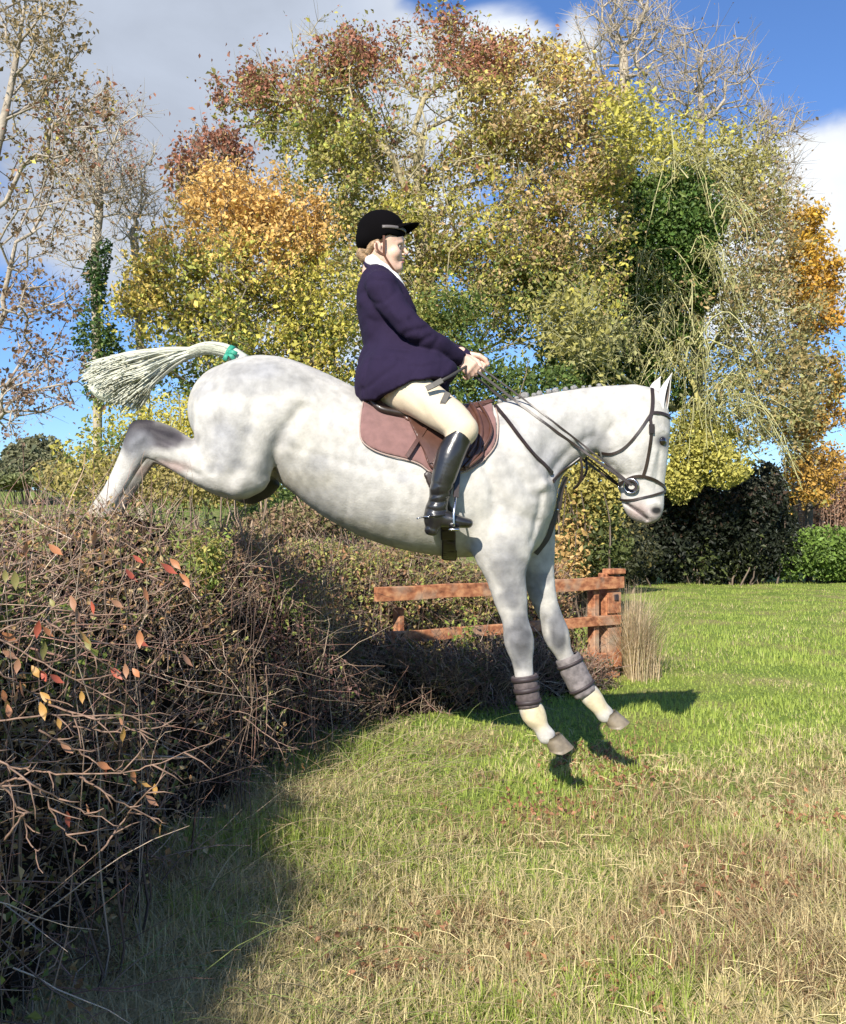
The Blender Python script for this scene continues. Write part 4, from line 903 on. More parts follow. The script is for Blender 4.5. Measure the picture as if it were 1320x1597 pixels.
# ------------------------------------------------------------------ leaf, blade and twig builders
M_LEAF = principled('leaf', rough=.55, attr=True, transl=.32, spec=.35)
M_BLADE = principled('grass_blade', rough=.5, attr=True, transl=.35, spec=.3)
M_BARK = principled('bark', rough=.9, attr=True, noise=(9, .65, 1.25), bump=(30, .5, .02))
M_TWIG = principled('twig', rough=.8, attr=True, spec=.3)
def rand_unit(r, n):
    v = r.normal(size=(n, 3)); return v / np.linalg.norm(v, axis=1, keepdims=True)
def leaf_mesh(r, P, size, col, up=.5, aspect=.62, fold=.18, face=None):
    n = len(P); N_ = rand_unit(r, n) + np.array([0, 0, up]) + (face if face is not None else 0); N_ /= np.linalg.norm(N_, axis=1, keepdims=True)
    D = np.cross(N_, rand_unit(r, n)); D /= np.linalg.norm(D, axis=1, keepdims=True) + 1e-9; S = np.cross(N_, D)
    s = np.broadcast_to(size, (n,))[:, None]
    V = np.stack([P - D * s * .5, P + S * s * .5 * aspect + N_ * s * fold - D * s * .05, P + D * s * .5, P - S * s * .5 * aspect + N_ * s * fold - D * s * .05], 1).reshape(-1, 3)
    i = np.arange(n)[:, None] * 4
    F = np.concatenate([i + np.array([[0, 1, 2]]), i + np.array([[0, 2, 3]])], 1).reshape(-1, 3)
    return V, F, np.repeat(col, 4, axis=0)
def strands(P, R, col=None):
    """P (n,k,3) polylines, R (n,k) radii -> three-sided tubes, vectorised"""
    n, k, _ = P.shape; T = np.gradient(P, axis=1); T /= np.linalg.norm(T, axis=2, keepdims=True) + 1e-9
    a = np.cross(T, np.array([.13, .31, .94])); a /= np.linalg.norm(a, axis=2, keepdims=True) + 1e-9; b = np.cross(T, a); r = R[..., None]
    V = np.stack([P + a * r, P + (-.5 * a + .87 * b) * r, P + (-.5 * a - .87 * b) * r], 2).reshape(-1, 3)
    base = (np.arange(n) * k * 3)[:, None, None] + (np.arange(k - 1) * 3)[None, :, None]; c = np.arange(3)[None, None]
    F = np.stack([base + c, base + (c + 1) % 3, base + 3 + (c + 1) % 3, base + 3 + c], -1).reshape(-1, 4)
    return V, F, (np.repeat(col, k * 3, axis=0) if col is not None else None)
def blades(P, H_, W_, D, lean, col, curl=.5, k=3):
    """flat tapering grass blades; D = lean direction (n,2)"""
    n = len(P); t = np.linspace(0, 1, k + 1); S = np.stack([-D[:, 1], D[:, 0], np.zeros(n)], 1); D3 = np.stack([D[:, 0], D[:, 1], np.zeros(n)], 1)
    Vs = []
    for i, q in enumerate(t):
        c = P + np.array([0, 0, 1]) * (H_ * q * (1 - curl * lean * q * .6))[:, None] + D3 * (H_ * lean * q ** 1.6)[:, None]
        if i < k: w = (W_ * (1 - .75 * q))[:, None] * .5; Vs += [c - S * w, c + S * w]
        else: Vs.append(c)
    V = np.stack(Vs, 1); m = V.shape[1]; b = np.arange(n)[:, None] * m; F = []
    for i in range(k - 1): F += [[2 * i, 2 * i + 1, 2 * i + 3], [2 * i, 2 * i + 3, 2 * i + 2]]
    F.append([2 * k - 2, 2 * k - 1, 2 * k]); F = np.concatenate([b + np.array([f]) for f in F], 1).reshape(-1, 3)
    return V.reshape(-1, 3), F, np.repeat(col, m, axis=0)

def mix_cols(r, n, cols, w, var=.35):
    w = np.array(w, float); w /= w.sum(); return np.array(cols)[r.choice(len(cols), n, p=w)] * (1 - var + 2 * var * r.random((n, 1)))
# ------------------------------------------------------------------ grass
def face_x(y):
    return np.interp(y, HEDGE[:, 1], HEDGE[:, 0])
def noise2(x, y, sc, seed, o=4): return fnoise(np.stack([x, y, np.zeros_like(x)], 1), sc, seed, o)
G_GREEN = np.array([.27, .36, .07]); G_LIME = np.array([.46, .54, .11]); G_STRAW = np.array([.66, .55, .29]); G_BROWN = np.array([.34, .22, .12]); G_DARK = np.array([.07, .12, .025])
def turf_colour(r, x, y):
    n = len(x); st = .40 + .55 * noise2(x, y, 2.4, 41) + .30 * noise2(x, y, 9, 42)
    st += .34 * smooth(4.3, 2.4, y) - .50 * smooth(4.2, 6.5, y) - .10 * smooth(8, 14, y)
    st += .15 * smooth(1.0, -.6, x) * smooth(4, 3, y)
    st = np.clip(st + r.normal(size=n) * .22, 0, 1)
    g = r.random(n)[:, None]; green = G_GREEN * (1 - g) + G_LIME * g; straw = G_STRAW * (.7 + .5 * r.random(n)[:, None])
    c = np.where((r.random(n) < st)[:, None], straw, green)
    br = (noise2(x, y, 3.5, 43) > .28) & (r.random(n) < .42) & (y < 6); c[br] = G_BROWN * (.6 + .8 * r.random((br.sum(), 1)))
    return c, st
def scatter(r, n, y0, y1, p=1.6, margin=.25):
    # density falls with distance
    u = r.random(n); q = 1 - p + 1; a, b = y0 ** q, y1 ** q; y = (a + (b - a) * u) ** (1 / q)
    w = .48 * y + margin; x = r.uniform(-1, 1, n) * w; return x, y
def no_grass(x, y):
    inh = (x < face_x(y) - .35) & (y < 6.6)
    e = FEN_B - FEN_A; t = ((x - FEN_A[0]) * e[0] + (y - FEN_A[1]) * e[1]) / (e @ e); dperp = ((x - FEN_A[0]) * -e[1] + (y - FEN_A[1]) * e[0]) / np.linalg.norm(e)
    return inh | ((t > -.4) & (t < 1.02) & (dperp > .12) & (dperp < 1.6))
r = np.random.default_rng(11); Vs, Fs, Cs, off = [], [], [], 0
for (n, y0, y1, hh, ww, k) in ((118000, 1.75, 4.6, .060, .0036, 3), (80000, 4.6, 9.0, .046, .0060, 2), (95000, 9.0, 30.0, .055, .0085, 2)):
    x, y = scatter(r, n, y0, y1, 1.9 if y1 < 20 else 1.7); ok = ~no_grass(x, y); x, y = x[ok], y[ok]; n = len(x)
    # gather blades into tufts
    ix = np.round(x / .045 + .8 * np.sin(y * 9)); iy = np.round(y / .045 + .8 * np.sin(x * 11)); hx = np.sin(ix * 12.9898 + iy * 78.233) * 43758.5453; hy = np.sin(ix * 39.346 + iy * 11.135) * 24634.6345; cx = (ix - .8 * np.sin(y * 9) + (hx - np.floor(hx)) - .5) * .045; cy = (iy - .8 * np.sin(x * 11) + (hy - np.floor(hy)) - .5) * .045; g = .55 * (y1 < 9.5); x = x + (cx - x) * g; y = y + (cy - y) * g
    c, st = turf_colour(r, x, y); shade_side = smooth(.2, -.5, x - face_x(np.minimum(y, 6.4)) - .5) * (y < 6.6)
    h = hh * (1 - .3 * smooth(3.6, 4.6, y)) ** (y1 < 5) * (.45 + .9 * r.random(n)) * (1 + .5 * noise2(x, y, 3, 44)) * (1 + .55 * shade_side); lean = np.clip(.55 + .45 * st + .5 * r.normal(size=n), .02, 1.8)
    an = r.uniform(0, 2 * np.pi, n) + 1.2 * noise2(x, y, 2, 45); D = np.stack([np.cos(an), np.sin(an)], 1)
    V, F, C_ = blades(np.stack([x, y, ground_z(x, y) - .004], 1), h, ww * (.7 + .7 * r.random(n)), D, lean, c, .5, k); Vs.append(V); Fs.append(F + off); Cs.append(C_); off += len(V)
mesh_obj('grass', np.vstack(Vs), np.vstack(Fs), M_BLADE, colors=np.vstack(Cs), kind='stuff', label='short autumn grass with straw and bare patches over the whole field', cat='grass')
# dead stalks lying in the turf
n = 2200; x, y = scatter(r, n, 1.8, 5.6, 1.9); ok = ~no_grass(x, y) & (noise2(x, y, 2.4, 41) + .5 * smooth(4.6, 2.6, y) > .05); x, y = x[ok], y[ok]; n = len(x)
an = r.uniform(0, 2 * np.pi, n); L_ = .04 + .11 * r.random(n); t = np.linspace(0, 1, 4)[None, :, None]; D = np.stack([np.cos(an), np.sin(an), .10 + .25 * r.random(n) ** 2], 1)
P = np.stack([x, y, ground_z(x, y) + .012 + .03 * r.random(n)], 1)[:, None] + D[:, None] * L_[:, None, None] * t + np.array([0, 0, 1]) * (-.06 * (t - .4) ** 2) + rand_unit(r, n)[:, None] * .02 * t * (1 - t) * 4
V, F, C_ = strands(P, np.tile(np.array([.0011, .0011, .0009, .0004]), (n, 1)), G_STRAW * (.7 + .7 * r.random((n, 1)))); mesh_obj('dead_stalks', V, F, M_TWIG, colors=C_, kind='stuff', label='pale dead stalks lying loose in the foreground turf', cat='dead grass')
# long dead and living stems straggling out from the foot of the hedge
n = 900; y = r.uniform(1.6, 5.6, n); x = face_x(y) + r.uniform(-.1, .75, n) ** 1.0; an = r.normal(-.3, 1.1, n); Lq = .15 + .40 * r.random(n); t = np.linspace(0, 1, 6)[None, :, None]; D = np.stack([np.cos(an), np.sin(an), .25 + .9 * r.random(n)], 1)
P = np.stack([x, y, ground_z(x, y)], 1)[:, None] + D[:, None] * Lq[:, None, None] * t * .8 + np.array([0, 0, -1]) * (t ** 2) * (Lq * .45)[:, None, None] + rand_unit(r, n)[:, None] * .05 * t * (1 - t); P[..., 2] = np.maximum(P[..., 2], ground_z(P[..., 0], P[..., 1]) + .004)
V, F, C_ = strands(P, np.tile(np.linspace(.0016, .0006, 6), (n, 1)), mix_cols(r, n, [(.46, .38, .22), (.30, .22, .13), (.26, .32, .10)], [2, 2, 2])); mesh_obj('dead_stalks', V, F, M_TWIG, colors=C_, kind='stuff', label='long dead stems straggling over the shaded grass at the hedge foot', cat='dead grass')
# small brown leaves and clods where the turf is torn
cen = [(.95, 4.7), (.55, 4.15), (1.55, 3.9), (1.1, 3.2), (-.05, 2.8), (.9, 5.1), (1.75, 2.7), (.45, 2.55)]; P = []
for (cx, cy) in cen:
    m_ = 170; P.append(np.stack([r.normal(cx, .14, m_), r.normal(cy, .16, m_), np.zeros(m_)], 1))
P = np.vstack(P); P[:, 2] = ground_z(P[:, 0], P[:, 1]) + .008 + .035 * r.random(len(P))
V, F, C_ = leaf_mesh(r, P, .016 + .018 * r.random(len(P)), np.array([.34, .17, .09]) * (.4 + 1.1 * r.random((len(P), 1))), up=1.0); mesh_obj('leaf_litter', V, F, M_LEAF, smooth=False, colors=C_, kind='stuff', label='crumbled brown leaves scattered on worn patches of turf', cat='leaf litter')

# ------------------------------------------------------------------ the hedge the horse jumps
def hedge_mass(name, path, height, depth, n_twig, n_leaf, seed, label, twig_cols, leaf_fn, side=-1, lean=.10, leafsize=(.022, .03), hfun=None, face_grass=0):
    """path: foot of the near face (m,2); the hedge body lies to the left of it (side=-1) or beyond"""
    r = np.random.default_rng(seed); root = empty(name, (path[len(path) // 2][0], path[len(path) // 2][1], 0), label=label, cat='hedge')
    seg = np.linalg.norm(np.diff(path, axis=0), axis=1); cum = np.r_[0, np.cumsum(seg)]
    def at(s, t):
        s = np.clip(s, 0, cum[-1] - 1e-6); i = np.clip(np.searchsorted(cum, s, side='right') - 1, 0, len(seg) - 1); f = (s - cum[i]) / seg[i]
        p = path[i] + (path[i + 1] - path[i]) * f[:, None]; tg = (path[i + 1] - path[i]) / seg[i][:, None]; nrm = np.stack([-tg[:, 1], tg[:, 0]], 1)     # to the left of travel
        return p + nrm * t[:, None], nrm, tg
    hf = hfun or (lambda s: np.full_like(s, height))
    nrm0 = np.array([-(path[-1] - path[0])[1], (path[-1] - path[0])[0]]); nrm0 /= np.linalg.norm(nrm0)
    def nr0(z, k): return nrm0 * .16 * z if k < 11 else nrm0 * 0
    # dark solid core, added to block view and light through the middle
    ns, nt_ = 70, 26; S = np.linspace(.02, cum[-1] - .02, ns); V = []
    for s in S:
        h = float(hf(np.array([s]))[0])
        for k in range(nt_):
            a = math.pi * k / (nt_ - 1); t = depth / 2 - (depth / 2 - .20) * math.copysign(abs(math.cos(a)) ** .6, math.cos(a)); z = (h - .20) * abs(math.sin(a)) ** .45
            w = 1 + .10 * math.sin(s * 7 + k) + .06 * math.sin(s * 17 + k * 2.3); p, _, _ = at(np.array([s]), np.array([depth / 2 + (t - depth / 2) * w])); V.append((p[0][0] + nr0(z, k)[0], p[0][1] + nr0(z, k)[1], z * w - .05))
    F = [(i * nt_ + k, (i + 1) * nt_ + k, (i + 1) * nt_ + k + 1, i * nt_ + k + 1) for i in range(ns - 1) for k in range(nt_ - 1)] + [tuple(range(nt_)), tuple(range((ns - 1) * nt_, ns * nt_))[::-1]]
    mesh_obj('dark_core', V, F, M_INNER, root, smooth=False)
    # twigs
    def shell_pts(n, inner=.30):
        s = r.uniform(0, cum[-1], n); h = hf(s); a = np.arccos(r.uniform(-1, 1, n)); a = np.where(r.random(n) < .35, r.uniform(0, 1.2, n), a)         # more on the seen face
        d = r.random(n) * inner; t = depth / 2 - (depth / 2 - d) * np.sign(np.cos(a)) * np.abs(np.cos(a)) ** .6; z = (h - d) * np.abs(np.sin(a)) ** .5
        z = np.where(r.random(n) < .5, np.minimum(z, r.random(n) * h), z); t = t + .16 * z * (a < 1.4); lump = .07 * np.sin(s * 5.3 + z * 4) + .05 * np.sin(s * 11 + z * 9 + 1); t = t - lump * (a < 1.3)
        p, nr, tg = at(s, t); return np.stack([p[:, 0], p[:, 1], z], 1), nr, tg, a, s
    P0, nr, tg, a, s = shell_pts(n_twig); out = np.stack([-nr[:, 0] * np.cos(a), -nr[:, 1] * np.cos(a), np.sin(a) * .9], 1)
    D = out * .55 + rand_unit(r, n_twig) * .85 + np.array([0, 0, .25]); D /= np.linalg.norm(D, axis=1, keepdims=True); L_ = (.10 + .26 * r.random(n_twig) ** 1.6)
    t = np.linspace(0, 1, 5)[None, :, None]; bend = rand_unit(r, n_twig)[:, None] * (L_[:, None, None] * .22) * (t * t); zig = r.normal(size=(n_twig, 5, 3)) * .006
    P = (P0 - D * L_[:, None] * .5)[:, None] + D[:, None] * L_[:, None, None] * t + bend + zig; R = (.0013 + .0022 * r.random(n_twig) ** 3)[:, None] * np.array([1, .95, .85, .7, .35])
    P[..., 2] = np.maximum(P[..., 2], ground_z(P[..., 0], P[..., 1]) + .005)
    tc = np.array(twig_cols)[r.integers(0, len(twig_cols), n_twig)] * (.6 + .7 * r.random((n_twig, 1))); V, F, C_ = strands(P, R, tc); mesh_obj('twigs', V, F, M_TWIG, root, colors=C_, kind='stuff')
    # long fine twigs that break the outline
    n = n_twig // 8; P0, nr, tg, a, s = shell_pts(n, .12); out = np.stack([-nr[:, 0] * np.cos(a), -nr[:, 1] * np.cos(a), np.sin(a) * .8 + .1], 1); D = out * .8 + rand_unit(r, n) * .7; D /= np.linalg.norm(D, axis=1, keepdims=True); L_ = .14 + .30 * r.random(n) ** 2
    t = np.linspace(0, 1, 6)[None, :, None]; P = P0[:, None] + D[:, None] * L_[:, None, None] * t + rand_unit(r, n)[:, None] * L_[:, None, None] * .3 * t * t + r.normal(size=(n, 6, 3)) * .005; P[..., 2] = np.maximum(P[..., 2], ground_z(P[..., 0], P[..., 1]) + .005)
    V, F, C_ = strands(P, (.0009 + .0012 * r.random(n))[:, None] * np.array([1.2, 1.1, 1, .8, .6, .3]), np.array(twig_cols)[r.integers(0, len(twig_cols), n)] * (.8 + .6 * r.random((n, 1)))); mesh_obj('outer_twigs', V, F, M_TWIG, root, colors=C_, kind='stuff')
    # upright stems in the face
    n = max(40, n_twig // 50); s = r.uniform(0, cum[-1], n); p, nrm, tg = at(s, r.uniform(.0, .5, n)); h = hf(s) * r.uniform(.5, 1.05, n); t = np.linspace(0, 1, 9)
    P = np.stack([p[:, 0], p[:, 1], np.full(n, -.03)], 1)[:, None] + np.array([0, 0, 1]) * (h[:, None] * t)[..., None] + np.cumsum(r.normal(size=(n, 9, 3)) * .022, 1) * np.array([1, 1, .1]); R = (.0020 + .0035 * r.random(n) ** 2)[:, None] * np.linspace(1, .35, 9)
    V, F, C_ = strands(P, R, np.array(twig_cols)[r.integers(0, len(twig_cols), n)] * (.35 + .5 * r.random((n, 1)))); mesh_obj('stems', V, F, M_TWIG, root, colors=C_, kind='stuff')
    P0, nr, tg, a, s = shell_pts(n_leaf, .16); P0 = P0 + r.normal(size=P0.shape) * .015; P0[:, 2] = np.maximum(P0[:, 2], ground_z(P0[:, 0], P0[:, 1]) + .01)
    c, keep = leaf_fn(r, P0); P0, c = P0[keep], c[keep]; V, F, C_ = leaf_mesh(r, P0, r.uniform(leafsize[0], leafsize[1], len(P0)) * (.6 + .7 * r.random(len(P0))), c, up=.4); mesh_obj('leaves', V, F, M_LEAF, root, smooth=False, colors=C_, kind='stuff')
    return root, at, cum
M_INNER = principled('dark_core', (.022, .016, .012), 1.0, noise=(14, .4, 1.8), bump=(18, 1, .05), spec=0)
TW = [(.27, .18, .13), (.38, .27, .20), (.17, .12, .10), (.50, .39, .29), (.32, .18, .14)]
def near_leaves(r, P):
    n = len(P); c = mix_cols(r, n, [(.36, .24, .12), (.20, .22, .07), (.46, .26, .12), (.30, .32, .10), (.55, .42, .22)], [4, 3, 2, 1.6, 1.2])
    gr = fnoise(P, 3.0, 51) > .25; c[gr] = mix_cols(r, gr.sum(), [(.17, .22, .05), (.27, .30, .08), (.12, .15, .05)], [3, 2, 2])
    red = (P[:, 1] > 4.6) & (fnoise(P, 3.0, 52) > .1); k = red & (r.random(n) < .6); c[k] = mix_cols(r, k.sum(), [(.32, .16, .13), (.25, .13, .12)], [1, 1])
    return c, r.random(n) < np.clip(.75 + .6 * fnoise(P, 5, 53), .25, 1)
hh = lambda s: 1.31 + .05 * np.sin(s * .9 + 2.0) + .04 * np.sin(s * 3.1) - .12 * smooth(5.3, 6.0, s) - .34 * smooth(5.9, 6.9, s) + .42 * smooth(2.5, 1.5, s)  # last term: taller out of view, added to lengthen the hedge's shadow
hedge, h_at, h_cum = hedge_mass('hedge', HEDGE, 1.22, 1.5, 15000, 52000, 61, 'clipped brown thorn hedge at the left that the horse is jumping, thin leaves and bare twigs', TW, near_leaves, hfun=hh)
hedge['label'] = 'brown twiggy thorn hedge at the left that the grey horse is clearing'
FDIR = (FEN_B - FEN_A) / np.linalg.norm(FEN_B - FEN_A); FN = np.array([-FDIR[1], FDIR[0]])
def back_leaves(r, P):
    n = len(P); c = mix_cols(r, n, [(.42, .31, .14), (.30, .33, .09), (.46, .44, .13), (.42, .23, .12), (.18, .20, .07)], [3, 4, 2, 2, 2])
    o = (P[:, 0] > 1.0) & (P[:, 2] > .5) & (r.random(n) < .6); c[o] = mix_cols(r, o.sum(), [(.46, .30, .12), (.36, .20, .10)], [1, 1])
    return c, r.random(n) < np.clip(.8 + .5 * fnoise(P, 5, 54), .3, 1)
bpath = np.array([FEN_A + FN * .06 - FDIR * .5, FEN_A + FN * .05, FEN_B + FN * .08 - FDIR * .22])
hedge_mass('hedge', bpath, 1.12, 1.1, 6000, 26000, 62, 'green and brown hedge growing close behind the wooden rails', TW, back_leaves, hfun=lambda s: 1.06 + .09 * np.sin(s * 2.2) + .05 * np.sin(s * 6), leafsize=(.028, .042))

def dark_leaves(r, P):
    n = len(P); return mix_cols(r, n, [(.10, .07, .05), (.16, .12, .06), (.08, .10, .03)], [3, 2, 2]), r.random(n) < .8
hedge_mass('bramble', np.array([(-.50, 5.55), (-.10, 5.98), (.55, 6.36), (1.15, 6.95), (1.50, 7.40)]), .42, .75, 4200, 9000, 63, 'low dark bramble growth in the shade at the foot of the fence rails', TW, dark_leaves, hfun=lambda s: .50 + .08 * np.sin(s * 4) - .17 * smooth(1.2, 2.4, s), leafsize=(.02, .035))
# ------------------------------------------------------------------ post-and-rail fence
M_WOOD = bpy.data.materials.new('weathered_red_wood'); M_WOOD.use_nodes = True
def _wood():
    nt = M_WOOD.node_tree; N = nt.nodes; L = nt.links; b = N['Principled BSDF']; b.inputs['Roughness'].default_value = .8; b.inputs['Specular IOR Level'].default_value = .25
    tc = N.new('ShaderNodeTexCoord'); mp = N.new('ShaderNodeMapping'); L.new(tc.outputs['Object'], mp.inputs[0]); mp.inputs['Rotation'].default_value = (0, 0, -math.atan2(FDIR[1], FDIR[0])); mp.inputs['Scale'].default_value = (.5, 7, 7)
    n = N.new('ShaderNodeTexNoise'); n.inputs['Scale'].default_value = 4; n.inputs['Detail'].default_value = 8; L.new(mp.outputs[0], n.inputs[0])
    r1 = N.new('ShaderNodeValToRGB'); L.new(n.outputs['Fac'], r1.inputs[0]); e = r1.color_ramp.elements; e[0].position = .3; e[0].color = (.15, .055, .028, 1); e[1].position = .68; e[1].color = (.52, .25, .12, 1)
    q = e.new(.48); q.color = (.34, .135, .065, 1)
    n2 = N.new('ShaderNodeTexNoise'); n2.inputs['Scale'].default_value = 5; n2.inputs['Detail'].default_value = 5; L.new(tc.outputs['Object'], n2.inputs[0])
    r2 = N.new('ShaderNodeMapRange'); L.new(n2.outputs['Fac'], r2.inputs[0]); r2.inputs['From Min'].default_value = .5; r2.inputs['From Max'].default_value = .72
    m = N.new('ShaderNodeMix'); m.data_type = 'RGBA'; L.new(r2.outputs[0], m.inputs['Factor']); L.new(r1.outputs[0], m.inputs[6]); m.inputs[7].default_value = (.36, .28, .20, 1); L.new(m.outputs[2], b.inputs['Base Color'])
    bp_ = N.new('ShaderNodeBump'); bp_.inputs['Strength'].default_value = .6; bp_.inputs['Distance'].default_value = .006; L.new(n.outputs['Fac'], bp_.inputs['Height']); L.new(bp_.outputs[0], b.inputs['Normal'])
_wood()
fence = empty('post_and_rail_fence', (*FEN_B, 0), label='low red brown post and rail fence set across the hedge behind the horse legs', cat='fence')
RZ = np.array([[FDIR[0], FN[0], 0], [FDIR[1], FN[1], 0], [0, 0, 1]])
def fen(t, n, z): p = FEN_A + FDIR * t + FN * n; return np.array([p[0], p[1], z])
FL = float(np.linalg.norm(FEN_B - FEN_A))
def rail(t0, t1, z, h, n, dz=0.0):
    m = MB(); k = 9; V = []; rr = random.Random(int(z * 1000) + int(t0 * 10))
    for i in range(k):
        t = t0 + (t1 - t0) * i / (k - 1); a = rr.uniform(-.004, .004); b = rr.uniform(-.005, .005)
        for (p, q) in ((-1, -1), (-1, .86), (-.8, 1), (.8, 1), (1, .86), (1, -1)): V.append(fen(t, n + p * .022 + b, z + dz * i / (k - 1) + q * h / 2 + a))
    F = [(i * 6 + j, (i + 1) * 6 + j, (i + 1) * 6 + (j + 1) % 6, i * 6 + (j + 1) % 6) for i in range(k - 1) for j in range(6)] + [tuple(range(6))[::-1][::-1], tuple(range((k - 1) * 6, k * 6))[::-1]]
    m.add(V, F); return m.build('rail', M_WOOD, fence)
rail(.02, FL - .02, .775, .098, -.03, .008); rail(.12, FL - .06, .47, .078, -.03, .006); rail(-.1, FL - .05, .15, .12, -.03, 0)
for (t, w, h, n) in ((FL - .10, .165, .86, .045), (FL - .30, .06, .74, .030), (.30, .05, .66, .10)):
    m = MB(); m.box(fen(t, n, h / 2 - .04), (w, .085 if w < .1 else .10, h + .08), RZ, .007); m.build('post', M_WOOD, fence)
m = MB(); m.box(fen(FL - .10, -.012, .875), (.150, .13, .045), RZ, .006); m.build('post_cap', M_WOOD, fence)
m = MB(); m.box(fen(FL - .11, -.022, .615), (.15, .022, .17), RZ, .003); pb = m.build('panel_board', M_WOOD, fence)
m = MB(); m.box(fen(FL - .10, -.040, .66), (.045, .012, .05), RZ, .003); m.build('bracket', M_STRAPB, pb)
m = MB(); m.box(fen(FL - .11, -.022, .27), (.15, .022, .28), RZ, .003); m.build('panel_board', M_WOOD, fence)
# dry grass against the end post
r = np.random.default_rng(71); n = 2600; c0 = fen(FL + .10, -.02, 0); x = c0[0] + r.normal(0, .085, n); y = c0[1] + r.normal(0, .12, n); x = np.where(x < c0[0] - .06, c0[0] - .06 + .1 * r.random(n), x); an = r.uniform(0, 6.28, n)
V, F, C_ = blades(np.stack([x, y, ground_z(x, y)], 1), .25 + .62 * r.random(n) ** 1.3 * np.clip(1.1 - np.abs(x - c0[0]) * 3, .3, 1), .0055 * (.6 + .7 * r.random(n)), np.stack([np.cos(an), np.sin(an)], 1), (.12 + .9 * r.random(n) ** 1.8), mix_cols(r, n, [(.62, .50, .32), (.48, .36, .22), (.36, .32, .15)], [3, 2, 1]), .3, 3)
mesh_obj('dry_grass_clump', V, F, M_BLADE, colors=C_, label='tall dry grass clump against the right end post of the fence', cat='grass clump')
def weed(c, n, h, spread, cols, seed, label, name='weed', lf=(.03, .05)):
    r = np.random.default_rng(seed); root = empty(name, c, label=label, cat='weed'); k = 7; an = r.uniform(0, 6.28, n); t = np.linspace(0, 1, k); Lh = h * (.55 + .45 * r.random(n))
    D = np.stack([np.cos(an), np.sin(an)], 1) * (spread * r.random(n))[:, None]
    P = np.array(c)[None, None] + np.concatenate([(D[:, None] * (t ** 1.5)[None, :, None]), (Lh[:, None] * t)[..., None]], 2) + r.normal(size=(n, k, 3)) * .006
    V, F, C_ = strands(P, np.tile(np.linspace(.003, .0012, k), (n, 1)), mix_cols(r, n, [(.2, .22, .08)], [1])); mesh_obj('stem', V, F, M_TWIG, root, colors=C_)
    Q = P[:, 1:].reshape(-1, 3).repeat(5, 0); Q = Q + r.normal(size=Q.shape) * .022; V, F, C_ = leaf_mesh(r, Q, r.uniform(*lf, len(Q)), mix_cols(r, len(Q), cols, [1] * len(cols)), up=.6, aspect=.45); mesh_obj('leaves', V, F, M_LEAF, root, smooth=False, colors=C_, kind='stuff')
weed(fen(.72, -.16, .02), 9, .62, .13, [(.26, .34, .06), (.36, .40, .09), (.18, .26, .05)], 81, 'pale green leafy weed growing up in front of the fence rails')
weed((-.90, 4.0, .95), 26, .27, .20, [(.24, .32, .07), (.34, .36, .10), (.42, .36, .10)], 82, 'yellow green leafy sprig standing out of the hedge top', lf=(.02, .04))
weed((-.62, 1.95, 0), 12, .10, .10, [(.09, .20, .05), (.13, .26, .07)], 83, 'low green weed in the shade at the bottom left corner', lf=(.02, .035))

# ------------------------------------------------------------------ long sprays with red and orange leaves in front of the hedge
def zpx(a, b): return (a / 2.64, 720 + b / 2.64)
SPR = [([(-120, 600), (0, 550), (130, 480), (330, 390), (390, 330)], 2.45), ([(-150, 760), (0, 700), (130, 640), (300, 570), (520, 500), (700, 440)], 2.3), ([(30, 520), (90, 500), (240, 440), (560, 390)], 2.5), ([(-140, 650), (0, 730), (220, 850), (400, 950), (515, 1000)], 2.2),
       ([(180, 690), (270, 640), (380, 630), (560, 625), (700, 600), (860, 550)], 2.5), ([(180, 650), (250, 700), (420, 820), (530, 910)], 2.35), ([(-60, 1080), (200, 1045), (420, 1045), (700, 1040)], 2.2), ([(-150, 1190), (0, 1240), (130, 1270), (300, 1285), (540, 1275), (720, 1215), (940, 1130)], 2.15),
       ([(-120, 1140), (0, 1230), (150, 1340), (330, 1430), (500, 1505)], 2.0), ([(160, 1110), (300, 1180), (420, 1250), (530, 1290)], 2.3), ([(330, 1300), (410, 1350), (560, 1430), (690, 1490)], 2.2), ([(150, 700), (270, 690), (420, 685), (560, 720)], 2.55), ([(-80, 820), (0, 870), (150, 960), (300, 1010)], 2.3),
       ([(200, 1000), (400, 1060), (520, 1090), (635, 1145)], 2.25), ([(-80, 1290), (60, 1400), (110, 1520), (180, 1700)], 1.95), ([(300, 1090), (450, 1110), (600, 1100), (730, 1085)], 2.4), ([(0, 1330), (60, 1310), (150, 1340), (260, 1520), (360, 1600)], 2.05), ([(-60, 470), (60, 360), (200, 280), (330, 180)], 2.7),
       ([(1000, 1050), (1120, 1140), (1240, 1190)], 3.3), ([(1040, 430), (1120, 435), (1190, 445)], 3.6), ([(1095, 840), (1100, 960), (1095, 1100), (1080, 1200)], 3.2), ([(20, 1560), (90, 1460), (120, 1450)], 1.95), ([(420, 1600), (520, 1460), (620, 1350), (690, 1280)], 2.3), ([(560, 560), (640, 540), (650, 500)], 2.5)]
M_SPRAY = principled('spray_bark', (.22, .14, .10), .65, noise=(60, .65, 1.3), bump=(200, .3, .002))
rs = random.Random(5)
